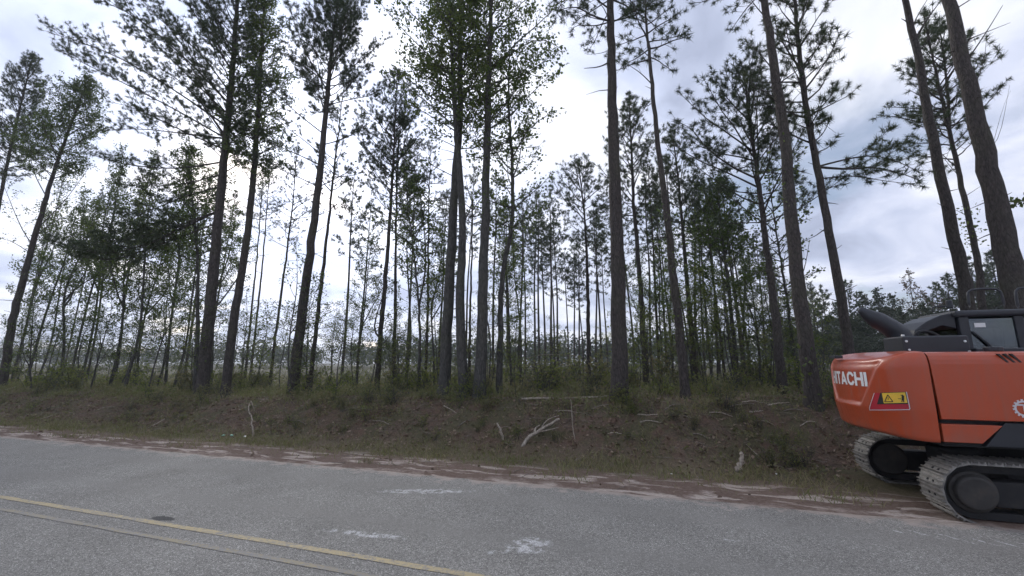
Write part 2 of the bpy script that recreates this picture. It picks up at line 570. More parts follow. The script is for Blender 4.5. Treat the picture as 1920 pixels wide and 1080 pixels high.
T, N = np.meshgrid(ts, ns)
jit = 0.05 * wav(ts, ts * 0, 1.4, 4) + 0.035 * wav(ts, ts * 0, 0.45, 9)
N = N + np.where(N > 6.9, 1, 0) * jit[None, :]
Z = np.where(np.arange(len(ns))[:, None] == len(ns) - 1, -0.06, 0.012 - 0.0016 * np.abs(N - 3.9))
v = np.stack([T.ravel(), N.ravel(), Z.ravel()], 1)
a, b_ = len(ns), len(ts)
idx = np.arange(a * b_).reshape(a, b_)
f = np.stack([idx[:-1, :-1].ravel(), idx[:-1, 1:].ravel(), idx[1:, 1:].ravel(), idx[1:, :-1].ravel()], 1)
road = link('road', mesh_np('road', v, [f], road_material()), rot=(0, 0, ROAD_ANG))
tag(road, kind='structure')


def marking_material(name, col, wear):
    m, t, b = new_mat(name)
    tc = nd(t, 'ShaderNodeTexCoord')
    n = nd(t, 'ShaderNodeTexNoise', i_Scale=30.0, i_Detail=6.0, i_Roughness=0.75)
    lk(t, tc.outputs['Object'], n.inputs['Vector'])
    n2 = nd(t, 'ShaderNodeTexNoise', i_Scale=1.6, i_Detail=3.0)
    lk(t, tc.outputs['Object'], n2.inputs['Vector'])
    f = mth(t, 'ADD', n.outputs[0], mth(t, 'MULTIPLY', mth(t, 'SUBTRACT', n2.outputs[0], 0.5), 0.3))
    w = ramp(t, f, [(wear - 0.08, 1.0), (wear + 0.08, 0.0)])
    lk(t, mixc(t, w, col, (0.25, 0.24, 0.225)), b.inputs['Base Color'])
    b.inputs['Roughness'].default_value = 0.8
    return m


for (n0, n1, nm, col, wear, lab) in (
        (4.0, 4.09, 'road_marking', (0.47, 0.38, 0.215), 0.48, 'clear yellow centre line on the asphalt'),
        (3.70, 3.77, 'road_marking', (0.34, 0.285, 0.18), 0.525, 'faded yellow centre line, the nearer of the pair')):
    tt = np.arange(-60, 20, 0.25)
    w0 = 0.012 * wav(tt, tt * 0, 0.9, 5)
    w1 = 0.012 * wav(tt, tt * 0, 0.7, 12)
    v = np.concatenate([np.stack([tt, n0 + w0, 0.0165 - 0.0016 * np.abs(n0 - 3.9) + 0 * tt], 1),
                        np.stack([tt, n1 + w1, 0.0165 - 0.0016 * np.abs(n1 - 3.9) + 0 * tt], 1)])
    k = len(tt)
    i = np.arange(k - 1)
    fl = np.stack([i, i + 1, i + 1 + k, i + k], 1)
    o = link(nm, mesh_np(nm, v, [fl], marking_material(nm, col, wear)), rot=(0, 0, ROAD_ANG))
    tag(o, lab, 'road marking', kind='structure')

# ------------------------------------------------------------------ plant builder
UP = np.array([0.0, 0.0, 1.0])


def unit(v):
    v = np.asarray(v, float)
    return v / np.maximum(np.linalg.norm(v, axis=-1, keepdims=True), 1e-9)


class Plant:
    def __init__(self, seed):
        self.rng = np.random.default_rng(seed)
        self.tubes = {}
        self.tp, self.td, self.ts = [], [], []
        self.lp, self.ld, self.ls = [], [], []

    def tube(self, pts, rad, sides):
        self.tubes.setdefault((len(pts), sides), []).append((pts, rad))

    def tuft(self, p, d, s):
        self.tp.append(p); self.td.append(d); self.ts.append(s)

    def leaf(self, p, d, s):
        self.lp.append(p); self.ld.append(d); self.ls.append(s)

    def wood_mesh(self, name, mat):
        V, F, off = [], [], 0
        for (k, s), lst in self.tubes.items():
            P = np.array([a for a, _ in lst], float)
            Rr = np.array([r for _, r in lst], float)
            m = len(P)
            tan = unit(np.gradient(P, axis=1))
            mean = unit(P[:, -1] - P[:, 0])
            ref = np.where(np.abs(mean[:, 2:3]) < 0.8, UP[None], np.array([[1.0, 0.1, 0]]))
            ref = np.broadcast_to(ref[:, None, :], tan.shape)
            u = unit(ref - (ref * tan).sum(-1, keepdims=True) * tan)
            w = np.cross(tan, u)
            ang = np.arange(s) * 2 * math.pi / s
            ring = np.cos(ang)[None, None, :, None] * u[:, :, None, :] + np.sin(ang)[None, None, :, None] * w[:, :, None, :]
            rr = Rr[:, :, None, None]
            if s >= 10:
                rr = rr * (1 + 0.035 * self.rng.standard_normal((m, k, s, 1)))
            v = P[:, :, None, :] + ring * rr
            idx = (np.arange(m * k * s).reshape(m, k, s)) + off
            nx = np.roll(idx, -1, axis=2)
            f = np.stack([idx[:, :-1], nx[:, :-1], nx[:, 1:], idx[:, 1:]], -1).reshape(-1, 4)
            V.append(v.reshape(-1, 3)); F.append(f)
            off += m * k * s
        return mesh_np(name, np.concatenate(V), F, mat, smooth=True)

    def crown_mesh(self, name, mats, K=12, nw=0.011, flat=0.0):
        r = self.rng
        V, F, MI, off = [], [], [], 0
        if self.tp:
            p = np.array(self.tp); d = unit(np.array(self.td)); s = np.array(self.ts)
            n = len(p)
            dirs = unit(d[:, None, :] * 0.5 + unit(r.standard_normal((n, K, 3))) * 1.0 + np.array([0, 0, -0.05]))
            side = unit(np.cross(dirs, r.standard_normal((n, K, 3))))
            ln = s[:, None, None] * r.uniform(0.5, 1.12, (n, K, 1))
            base = p[:, None, :] - d[:, None, :] * (s[:, None, None] * r.uniform(-0.1, 0.35, (n, K, 1)))
            wd = nw * (s[:, None, None] / 0.17)
            v = np.stack([base - side * wd, base + side * wd, base + dirs * ln], 2).reshape(-1, 3)
            f = np.arange(len(v)).reshape(-1, 3)
            V.append(v); F.append(f); off += len(v)
            MI.append(np.zeros(len(f), int))
        if self.lp:
            p = np.array(self.lp); d = unit(np.array(self.ld)); s = np.array(self.ls)[:, None]
            n = len(p)
            d = unit(d + 0.7 * r.standard_normal((n, 3)) + np.array([0, 0, -0.25]))
            nr = r.standard_normal((n, 3)) * (1 - flat) + UP * (0.3 + 2.0 * flat)
            side = unit(np.cross(d, nr))
            bend = unit(np.cross(side, d)) * s * 0.12
            v = np.stack([p, p + d * s * 0.45 + side * s * 0.36 + bend, p + d * s, p + d * s * 0.45 - side * s * 0.36 + bend], 1).reshape(-1, 3)
            q = np.arange(len(v)).reshape(-1, 4) + off
            V.append(v)
            F.append(q)
            MI.append(np.full(len(q), (1 if self.tp else 0), int))
        if not V:
            return None
        return mesh_np(name, np.concatenate(V), F, mats, mat_idx=np.concatenate(MI))


def limb_path(rng, p, d, L, k, up, wob):
    pts = [np.array(p, float)]
    d = unit(d)
    for i in range(k - 1):
        d = unit(d + UP * up / (k - 1) + rng.standard_normal(3) * wob)
        pts.append(pts[-1] + d * L / (k - 1))
    return np.array(pts)


def along(pts, f):
    k = len(pts) - 1
    x = min(max(f, 0), 0.9999) * k
    i = int(x)
    return pts[i] + (pts[i + 1] - pts[i]) * (x - i), unit(pts[i + 1] - pts[i])


def dress_limb(P, pts, r0, kind, dens=1.0, size=0.17, bare=0.25, sides=5):
    """a limb (polyline) with its side twigs and foliage"""
    r = P.rng
    L = float(np.linalg.norm(np.diff(pts, axis=0), axis=1).sum())
    k = len(pts)
    P.tube(pts, np.linspace(r0, max(0.004, r0 * 0.22), k), sides)
    ns = max(2, int((2.0 + L * 3.2) * dens))
    sgn = 1 if r.random() < 0.5 else -1
    for j in range(ns):
        f = bare + (1 - bare) * (j + r.uniform(0, 0.9)) / ns
        q, d = along(pts, f)
        lat = unit(np.cross(d, UP + 0.3 * r.standard_normal(3))) * sgn
        sgn = -sgn
        sd = unit(d * r.uniform(0.5, 1.0) + lat * r.uniform(0.5, 1.0) + UP * r.uniform(-0.15, 0.5))
        sl = (0.2 + 0.30 * L * (1.1 - f)) * r.uniform(0.6, 1.25)
        sl = min(sl, 1.3)
        sp = limb_path(r, q, sd, sl, 4, 0.3 if kind == 'pine' else 0.05, 0.12)
        P.tube(sp, np.linspace(max(0.004, r0 * 0.28), 0.003, 4), 3)
        if kind == 'pine':
            for ff in ([1.0, 0.92, 0.6] if sl > 0.45 else [1.0, 0.9]):
                c, dd = along(sp, ff)
                P.tuft(c, dd, size * r.uniform(0.8, 1.2))
            if sl > 0.5:
                for _ in range(int(1 + sl * 3)):
                    c, dd = along(sp, r.uniform(0.35, 0.95))
                    d3 = unit(dd + 0.9 * r.standard_normal(3) + UP * 0.3)
                    tl = r.uniform(0.12, 0.32)
                    e = c + d3 * tl
                    P.tube(np.array([c, (c + e) / 2, e]), [0.004, 0.0035, 0.003], 3)
                    P.tuft(e, d3, size * r.uniform(0.8, 1.15))
                    P.tuft(e - d3 * 0.05, d3, size * r.uniform(0.7, 1.0))
        else:
            m = int((4 + sl * 9) * dens)
            for _ in range(m):
                c, dd = along(sp, r.uniform(0.2, 1.0))
                P.leaf(c + r.standard_normal(3) * 0.07, dd, size * r.uniform(0.65, 1.25))
            for _ in range(int(1 + sl * 2.5)):
                c, dd = along(sp, r.uniform(0.25, 0.9))
                d3 = unit(dd + 0.8 * r.standard_normal(3))
                tl = r.uniform(0.2, 0.45)
                e = c + d3 * tl
                P.tube(np.array([c, (c + e) / 2 + r.standard_normal(3) * 0.02, e]), [0.004, 0.0035, 0.003], 3)
                for _ in range(int(5 * dens)):
                    P.leaf(c + d3 * tl * r.uniform(0.2, 1.1) + r.standard_normal(3) * 0.05, d3, size * r.uniform(0.65, 1.25))
    q, d = along(pts, 1.0)
    if kind == 'pine':
        P.tuft(q, d, size * 1.2)
        P.tuft(q - d * 0.1, d, size)
    else:
        for _ in range(6):
            P.leaf(q + r.standard_normal(3) * 0.06, d, size)


def resample(pts, k):
    pts = np.asarray(pts, float)
    for _ in range(2):
        a, b = pts[:-1], pts[1:]
        mid = np.stack([a * 0.75 + b * 0.25, a * 0.25 + b * 0.75], 1).reshape(-1, 3)
        pts = np.concatenate([pts[:1], mid, pts[-1:]])
    s = np.concatenate([[0], np.cumsum(np.linalg.norm(np.diff(pts, axis=0), axis=1))])
    q = np.linspace(0, s[-1], k)
    return np.stack([np.interp(q, s, pts[:, i]) for i in range(3)], 1), s[-1]


def grow_crown(P, pts, H, s0, s1, kind, Lmax, el0, el1, step, dens, size, lean=(0, 0, 0), prof=None, per=2.2, up=0.35, rbr=0.022, sides=5, k=6):
    """limbs in loose whorls from arc length s0 to s1 up the stem"""
    r = P.rng
    if sides == 5:
        step, dens = step * 0.86, dens * 1.22
    s = s0
    az = r.uniform(0, 6.28)
    kk = len(pts)
    prof = prof or ([0, .2, .55, .85, 1], [.7, 1, .8, .42, .16])
    lean = np.asarray(lean, float)
    while s < s1:
        f = (s - s0) / max(0.1, s1 - s0)
        for _ in range(int(per) + (1 if r.random() < per % 1 else 0)):
            az += 2.4 + r.uniform(-0.5, 0.5)
            el = R(el0 + (el1 - el0) * f + r.uniform(-12, 12))
            d = np.array([math.cos(az) * math.cos(el), math.sin(az) * math.cos(el), math.sin(el)])
            L = Lmax * np.interp(f, *prof) * r.uniform(0.6, 1.15) * max(0.3, 1 + float(lean @ d))
            q, _ = along(pts, (s + r.uniform(-0.1, 0.1)) / H)
            lp = limb_path(r, q, d, L, k, up, 0.10)
            dress_limb(P, lp, rbr * (0.4 + L / Lmax), kind, dens, size, sides=sides)
        s += step * r.uniform(0.7, 1.3)
    q, d = along(pts, min(1.0, s1 / H))
    lp = limb_path(r, q, d + UP * 0.4, 0.5, 4, 0.2, 0.05)
    dress_limb(P, lp, 0.012, kind, dens * 1.4, size)


def trunk_radii(k, H, D, tip=0.12, flare=0.35):
    s = np.linspace(0, H, k)
    return 0.5 * D * (tip + (1 - tip) * (1 - s / H) ** 0.8) * (1 + flare * np.exp(-s / 0.28))


TREE_N = [0]


def tree(name, label, path, n, D, kind='pine', crown_py=400, ext=0.0, Lmax=2.2, el=(25, 60), step=0.5, dens=1.0, size=None,
         lean=(0, 0, 0), prof=None, per=2.2, bark='pine_bark', mats=None, limbs=(), stubs=(), vines=(), cat='tree', group=None, crown_end=None,
         K=24, up=0.35, forks=(), flat=0.0, seed=None):
    TREE_N[0] += 1
    P = Plant(seed or (100 + TREE_N[0]))
    r = P.rng
    bx, by, bz = base_xy(path[0][0], n)
    Y = by
    pts = [np.array([bx, by, bz - 0.15])]
    for (px, py) in path[1:]:
        p = at_depth(px, py, Y + r.uniform(-0.15, 0.15) * (0.25 if D > 0.3 else 1))
        pts.append(p)
    if ext:
        d = unit(unit(pts[-1] - pts[-2]) + UP * 0.5)
        pts.append(pts[-1] + d * ext)
    pts, H = resample(pts, 40)
    pts = pts + np.concatenate([np.zeros((3, 3)), r.standard_normal((37, 3)) * np.array([0.012, 0.012, 0])])
    base = np.array([bx, by, bz])
    size = size or (0.17 if kind == 'pine' else 0.10)
    P.tube(pts - base, trunk_radii(40, H, D), 14 if D > 0.2 else 10)
    _, pyy = project(pts)
    s_all = np.linspace(0, H, 40)

    def s_at(py):
        i = np.argmax(pyy <= py) if (pyy <= py).any() else 39
        return s_all[i]
    L0 = pts - base
    grow_crown(P, L0, H, s_at(crown_py), s_at(crown_end) if crown_end is not None else H * 0.985, kind, Lmax, el[0], el[1], step, dens, size, lean, prof, per, up)
    for fk in forks:                                            # secondary stems: (path, diameter, crown_py)
        fp = [at_depth(px, py, Y + 0.25) for (px, py) in fk[0]]
        i0 = np.argmin(np.abs(pyy - fk[0][0][1]))
        fp[0] = pts[i0]
        fp, fh = resample(fp, 24)
        fp = fp - base
        P.tube(fp, np.linspace(fk[1] / 2, fk[1] * 0.12, 24), 9)
        grow_crown(P, fp, fh, fh * fk[2], fh * 0.98, kind, Lmax * 0.75, el[0], el[1], step, dens, size, lean, prof, per, up)
    for lb in limbs:                                            # limbs traced one by one: (pixels, depth offset at tip, radius, density)
        lp = []
        for q, (px, py) in enumerate(lb[0]):
            lp.append(at_depth(px, py, Y + lb[1] * q / max(1, len(lb[0]) - 1)))
        i0 = np.argmin(np.abs(pyy - lb[0][0][1]))
        lp[0] = pts[i0]
        lp, _ = resample(lp, 9)
        dress_limb(P, lp - base, lb[2], lb[4] if len(lb) > 4 else kind, lb[3], size)
    for sb in stubs:                                            # bare dead limbs
        lp = [at_depth(px, py, Y + sb[1]) for (px, py) in sb[0]]
        i0 = np.argmin(np.abs(pyy - sb[0][0][1]))
        lp[0] = pts[i0]
        lp, _ = resample(lp, 7)
        P.tube(lp - base, np.linspace(sb[2], sb[2] * 0.3, 7), 5)
    s_cr = s_at(crown_py)
    for _ in range(int(2 + s_cr * 0.9)):
        q, d = along(L0, r.uniform(0.25, 1.0) * s_cr / H)
        az = r.uniform(0, 6.28)
        l = r.choice([0.12, 0.25, 0.6, 0.9]) * r.uniform(0.7, 1.2) + D * 0.4
        e = q + np.array([math.cos(az), math.sin(az), r.uniform(-0.3, 0.5)]) * l
        P.tube(np.array([q, (q + e) / 2 + r.standard_normal(3) * 0.03 * l, e]), [0.02, 0.012, 0.005], 4)
    for (pa, pb, rad, cnt) in vines:                            # leaves of a climber round the trunk
        sa, sb_ = s_at(pa), s_at(pb)
        for _ in range(cnt):
            q, d = along(L0, r.uniform(sa, sb_) / H)
            o = r.standard_normal(3) * rad * np.array([1, 1, 0.6])
            P.leaf(q + o, o, 0.095 * r.uniform(0.7, 1.3))
    root = empty(name, tuple(base))
    tag(root, label, cat, group)
    link('trunk', P.wood_mesh('trunk', M[bark]), root)
    if mats is None:
        mats = ['needle', 'leaf'] if kind == 'pine' else ['leaf']
    if not P.tp and len(mats) > 1:
        mats = mats[1:]
    cm = P.crown_mesh('crown', [M[q] for q in mats], K=K, flat=flat, nw=0.0068)
    if cm:
        link('crown', cm, root)
    return root


# ------------------------------------------------------------------ the roadside trees, one by one
tree('pine_tree', 'pine cut by the left edge of the view with a dense dark crown', [(-52, 700), (-25, 520), (0, 370), (22, 270), (45, 170), (62, 105)],
     15.5, 0.34, crown_py=345, Lmax=3.1, el=(10, 65), step=0.26, dens=1.2)
tree('leaning_tree', 'leaning dark trunk at far left, bare ascending limbs low on its stem',
     [(4, 705), (22, 600), (45, 520), (75, 410), (105, 310), (140, 215), (165, 150)], 14.0, 0.40, kind='leafy', crown_py=350, Lmax=2.9, el=(25, 60),
     step=0.27, dens=1.2, bark='pine_bark', limbs=[([(60, 460), (40, 430), (0, 330)], 0.5, 0.03, 0.6), ([(55, 480), (20, 450), (-30, 440)], -0.5, 0.025, 0.6),
     ([(72, 425), (120, 380), (170, 310)], 0.6, 0.03, 0.8), ([(85, 370), (60, 320), (45, 220)], 0.4, 0.03, 0.8), ([(62, 450), (100, 415), (150, 395)], -0.6, 0.022, 0.8)])
tree('pine_tree', 'biggest pine of the left half, thick trunk, long limbs sweeping up to the left',
     [(378, 748), (388, 640), (397, 540), (412, 380), (428, 220), (440, 80), (448, -40)], 13.0, 0.48, crown_py=310, ext=2.5, Lmax=3.2, el=(30, 62), step=0.3,
     dens=1.15, lean=(-0.35, 0, 0), K=24, vines=[(720, 560, 0.2, 160)],
     limbs=[([(428, 230), (300, 150), (190, 90), (95, 62)], -0.6, 0.05, 1.5), ([(425, 260), (320, 200), (200, 140), (110, 95)], 0.8, 0.045, 1.5),
            ([(432, 190), (330, 90), (240, 20), (160, -10)], 0.5, 0.05, 1.5), ([(420, 310), (330, 318), (240, 310), (170, 290)], -0.8, 0.045, 1.5),
            ([(436, 130), (380, 50), (330, -30)], -1.0, 0.045, 1.5), ([(422, 290), (330, 240), (250, 200), (200, 190)], -1.2, 0.04, 1.5),
            ([(412, 385), (350, 420), (300, 450), (250, 470)], -0.8, 0.035, 2.6), ([(410, 400), (320, 440), (200, 485), (100, 452)], -0.3, 0.038, 2.1), ([(410, 410), (310, 455), (210, 492), (140, 480)], 0.4, 0.035, 2.0), ([(411, 395), (330, 425), (240, 450), (170, 455)], -0.7, 0.03, 2.6),
            ([(415, 350), (340, 370), (270, 400), (215, 420)], 1.0, 0.035, 1.7), ([(424, 270), (340, 250), (260, 240), (190, 245)], 0.6, 0.04, 1.5),
            ([(430, 210), (350, 140), (290, 80), (230, 60)], 1.4, 0.04, 1.6), ([(434, 170), (370, 90), (300, 40), (250, -20)], -0.4, 0.04, 1.6), ([(420, 320), (350, 345), (280, 350), (220, 345)], 0.2, 0.035, 1.6),
            ([(426, 250), (370, 180), (310, 130), (270, 120)], -1.6, 0.04, 1.6), ([(438, 110), (400, 30), (370, -30)], 0.8, 0.04, 1.6), ([(418, 330), (460, 300), (500, 290)], -0.5, 0.03, 1.4), ([(428, 220), (470, 180), (520, 150)], 0.5, 0.03, 1.4)])
tree('slender_tree', 'thin dark trunk pressed close against the big left pine', [(366, 742), (370, 620), (372, 520), (366, 420), (358, 350), (352, 280)], 13.5, 0.2,
     kind='leafy', crown_py=500, Lmax=2.3, el=(15, 50), step=0.3, dens=1.0, bark='grey_bark')
tree('leafy_tree', 'tall straight trunk with leafy upper stem, next right of the big left pine',
     [(423, 740), (432, 640), (446, 560), (470, 400), (482, 250), (490, 110), (497, -30)], 13.5, 0.37, kind='leafy', crown_py=350, ext=1.5, Lmax=2.1, el=(25, 55),
     step=0.3, dens=1.1, bark='pine_bark', stubs=[([(486, 150), (505, 120), (525, 80)], 0.3, 0.02)])
tree('pine_tree', 'tall pine with rounded crown of upswept limbs, trunk leaning right',
     [(548, 738), (560, 640), (575, 520), (598, 350), (612, 190), (622, 90), (632, 20), (638, -35)], 13.4, 0.42, crown_py=225, Lmax=3.5, el=(35, 70), step=0.28, dens=1.15,
     per=2.5, prof=([0, .2, .55, .85, 1], [.9, 1, .75, .45, .2]),
     limbs=[([(600, 320), (560, 290), (500, 265), (450, 240)], 0.6, 0.03, 0.8), ([(606, 245), (560, 215), (510, 170), (480, 120)], -0.6, 0.03, 0.9),
            ([(598, 345), (640, 330), (690, 300)], -0.4, 0.026, 0.9), ([(596, 360), (545, 325), (490, 305)], 0.8, 0.026, 0.8),
            ([(604, 270), (650, 260), (700, 225), (720, 215)], 0.8, 0.028, 0.8), ([(603, 290), (560, 255), (505, 215)], 0.3, 0.028, 0.5),
            ([(600, 310), (660, 345), (695, 385)], 0.5, 0.02, 0.4)])
tree('pine_tree', 'slim pine rising just right of the round-crowned pine', [(580, 732), (592, 620), (605, 510), (618, 400), (626, 320), (636, 240), (642, 180)], 15.5, 0.21,
     crown_py=400, Lmax=1.8, el=(20, 55), step=0.5, dens=0.8)
tree('pine_tree', 'left one of two thin parallel background pines with sparse tops', [(458, 705), (470, 600), (482, 480), (490, 380), (494, 320)], 22, 0.17, crown_py=440, Lmax=1.6, el=(5, 55), step=0.5, dens=0.8, K=16)
tree('pine_tree', 'right one of two thin parallel background pines with sparse tops', [(468, 703), (482, 590), (494, 480), (502, 370), (507, 300)], 22.5, 0.17, crown_py=420, Lmax=1.6, el=(10, 55), step=0.5, dens=0.8, K=16)
tree('pine_tree', 'slim straight pine with fine upswept crown standing left of the round-crowned pine', [(505, 710), (520, 600), (537, 480), (548, 390), (553, 330), (557, 275)], 19, 0.18, crown_py=470, Lmax=1.9, el=(15, 60), step=0.45, dens=0.85, K=16)
tree('pine_tree', 'dark slim pine with a broken stub low on its stem', [(706, 712), (716, 600), (726, 480), (733, 380), (738, 290), (742, 200), (744, 140)], 16, 0.24,
     crown_py=390, Lmax=2.7, el=(20, 55), step=0.33, dens=1.0, mats=['needle', 'leaf'], stubs=[([(712, 640), (700, 620), (706, 590), (716, 560)], -0.2, 0.05), ([(712, 650), (730, 630), (740, 620)], 0.1, 0.03)])
tree('pine_tree', 'slim pine twinned with the stub-bearing pine, its crown behind', [(737, 700), (741, 600), (742, 480), (743, 380), (746, 290), (749, 210)], 18, 0.2, crown_py=440, Lmax=2.4, el=(15, 55), step=0.36, dens=0.95)
tree('forked_sapling', 'thin forked hardwood stem with leafy arms left of the paired trunks', [(784, 725), (788, 640), (787, 580), (776, 480), (766, 390), (760, 330)], 14.5, 0.13,
     kind='leafy', crown_py=560, Lmax=1.5, el=(20, 50), step=0.45, dens=0.7, bark='grey_bark', forks=[([(790, 580), (800, 500), (795, 420), (785, 350)], 0.09, 0.3)])
tree('slender_tree', 'straight thin dark stem with feathery crown left of the paired trunks', [(797, 705), (802, 600), (803, 480), (804, 380), (806, 310), (808, 270)], 17.5, 0.15,
     kind='pine', crown_py=420, Lmax=1.8, el=(10, 55), step=0.42, dens=0.9, K=16)
tree('leafy_tree', 'left trunk of the leafy pair in the middle, pale bark, leaning right',
     [(832, 735), (838, 630), (846, 480), (852, 350), (864, 220), (862, 100), (864, -30)], 12.7, 0.40, kind='leafy', crown_py=240, ext=2.0, Lmax=2.6, el=(25, 50), step=0.34,
     dens=0.85, size=0.11, per=2.5, bark='grey_bark', lean=(-0.3, 0, 0),
     limbs=[([(862, 150), (800, 100), (740, 40), (710, 0)], -0.5, 0.035, 1.0), ([(860, 250), (800, 190), (745, 150), (720, 140)], 0.6, 0.03, 0.9), ([(856, 330), (810, 310), (770, 290)], -0.4, 0.02, 0.7)])
tree('leafy_tree', 'right trunk of the leafy pair in the middle, bowing where it crosses',
     [(872, 748), (864, 640), (862, 560), (869, 450), (864, 350), (858, 270), (852, 180), (846, 80), (842, -10)], 12.3, 0.33, kind='leafy', crown_py=290, ext=1.0, Lmax=2.3, el=(20, 50), step=0.38,
     dens=0.85, size=0.105, bark='grey_bark', stubs=[([(868, 430), (885, 380), (905, 345), (935, 340)], 0.2, 0.02)])
tree('leafy_tree', 'tall trunk thick with dark climbing leaves, right of the leafy pair',
     [(898, 750), (903, 640), (906, 540), (909, 400), (914, 250), (918, 100), (921, -40)], 12.2, 0.37, kind='leafy', crown_py=300, ext=2.5, Lmax=2.7, el=(15, 45), step=0.38,
     dens=0.85, size=0.11, per=2.4, bark='grey_bark', lean=(0.3, 0, 0), vines=[(420, 80, 0.28, 420), (330, -40, 0.4, 260)],
     limbs=[([(914, 250), (960, 215), (1005, 165), (1045, 135)], -0.4, 0.03, 1.0), ([(917, 130), (970, 90), (1015, 70), (1050, 90)], -0.6, 0.03, 1.0), ([(910, 290), (955, 280), (1010, 275)], 0.3, 0.022, 0.9, 'pine')])
tree('crooked_tree', 'crooked slim tree kinked halfway up, right of the climber-covered trunk',
     [(935, 735), (938, 640), (938, 560), (944, 490), (958, 445), (962, 380), (961, 320), (956, 230), (953, 150), (955, 70)], 12.9, 0.21, kind='leafy', crown_py=450, Lmax=1.7, el=(15, 50), step=0.4, dens=0.8, bark='grey_bark')
tree('slender_tree', 'thin dark stem seen between the leafy pair and its neighbour', [(880, 715), (881, 600), (884, 500), (886, 400), (888, 330)], 16, 0.13, kind='pine', crown_py=440, Lmax=1.5, el=(5, 50), step=0.4, dens=0.9, K=16)
tree('pine_tree', 'pine with broad flat-topped crown standing alone left of the tallest bare trunk', [(1104, 705), (1103, 600), (1101, 500), (1098, 420), (1091, 360), (1085, 312)], 21, 0.24,
     crown_py=470, Lmax=2.7, el=(15, 60), step=0.4, dens=1.0, prof=([0, .3, .6, .85, 1], [.6, 1, .85, .5, .2]))
tree('pine_tree', 'tallest bare pine trunk near the middle with one dead limb near its top',
     [(1162, 758), (1161, 640), (1159, 540), (1154, 360), (1148, 180), (1144, 40), (1141, -90)], 12.0, 0.46, crown_py=60, ext=4.0, Lmax=2.8, el=(-5, 45), step=0.45, dens=0.9, K=24, up=0.1,
     limbs=[([(1147, 50), (1110, 30), (1080, 10), (1045, 20)], -0.6, 0.035, 0.9), ([(1146, 45), (1190, 30), (1230, 10)], 0.6, 0.03, 0.8), ([(1145, 20), (1100, -15), (1050, 0), (1040, 40)], 0.5, 0.03, 1.0),
            ([(1146, 30), (1115, 50), (1080, 45), (1070, 60)], 0.2, 0.025, 0.5)],
     stubs=[([(1150, 122), (1125, 126), (1095, 128)], -0.1, 0.03), ([(1150, 95), (1130, 100), (1100, 102)], 0.4, 0.014), ([(1152, 170), (1142, 168), (1140, 195)], 0.1, 0.01)])
tree('pine_tree', 'full-crowned pine directly behind the tallest bare trunk', [(1212, 700), (1204, 580), (1195, 470), (1187, 370), (1183, 270), (1180, 188)], 19, 0.27, crown_py=430, Lmax=2.6, el=(20, 62), step=0.4, dens=1.0)
tree('pine_tree', 'slender leaning pine with a small drooping top, right of the tallest bare trunk',
     [(1286, 760), (1276, 650), (1267, 560), (1250, 400), (1234, 270), (1221, 150), (1214, 60), (1207, -25)], 12.2, 0.25, crown_py=120, Lmax=1.5, el=(-10, 45), step=0.35, dens=0.9, up=0.0,
     limbs=[([(1222, 155), (1200, 135), (1172, 118)], -0.2, 0.02, 0.25), ([(1222, 100), (1195, 85), (1180, 95)], 0.2, 0.015, 1.0)], vines=[(640, 400, 0.25, 220)])
tree('pine_tree', 'dark pine crown peering over the leaning slender pine', [(1305, 700), (1292, 580), (1283, 470), (1275, 370), (1268, 300), (1262, 250)], 20, 0.25, crown_py=450, Lmax=2.3, el=(20, 60), step=0.4, dens=1.0)
tree('leafy_tree', 'green leafy tree with rounded top amid the right-hand stand', [(1385, 700), (1372, 590), (1360, 490), (1352, 420), (1346, 350)], 19, 0.2, kind='leafy', crown_py=560, Lmax=2.3, el=(25, 60), step=0.36, dens=1.1, bark='grey_bark')
tree('pine_tree', 'pine with the widest rounded crown, left of the thick curving trunk',
     [(1468, 742), (1459, 640), (1448, 540), (1432, 420), (1416, 300), (1404, 210), (1396, 150)], 14.6, 0.28, crown_py=430, Lmax=3.1, el=(22, 66), step=0.36, dens=1.0, per=2.4,
     prof=([0, .25, .6, .85, 1], [.8, 1, .9, .55, .2]), lean=(-0.15, 0, 0))
tree('pine_tree', 'thick curving pine trunk left of the excavator, crown out of view',
     [(1526, 752), (1511, 640), (1495, 520), (1480, 380), (1471, 250), (1449, 110), (1433, 0), (1424, -80)], 12.2, 0.37, crown_py=-10, ext=4.0, Lmax=2.4, el=(10, 50), step=0.5, dens=0.9,
     limbs=[([(1462, 190), (1430, 170), (1395, 150)], 0.4, 0.02, 1.0), ([(1455, 140), (1425, 100), (1398, 75)], 0.5, 0.02, 1.0), ([(1474, 330), (1450, 325), (1410, 320)], 0.3, 0.018, 0.9), ([(1440, 40), (1415, 10), (1400, -15)], 0.2, 0.02, 0.8)],
     stubs=[([(1497, 530), (1510, 500), (1518, 450)], -0.2, 0.015), ([(1430, 0), (1415, -8), (1400, -12)], 0, 0.02)], vines=[(420, 280, 0.2, 110), (740, 660, 0.25, 120)])
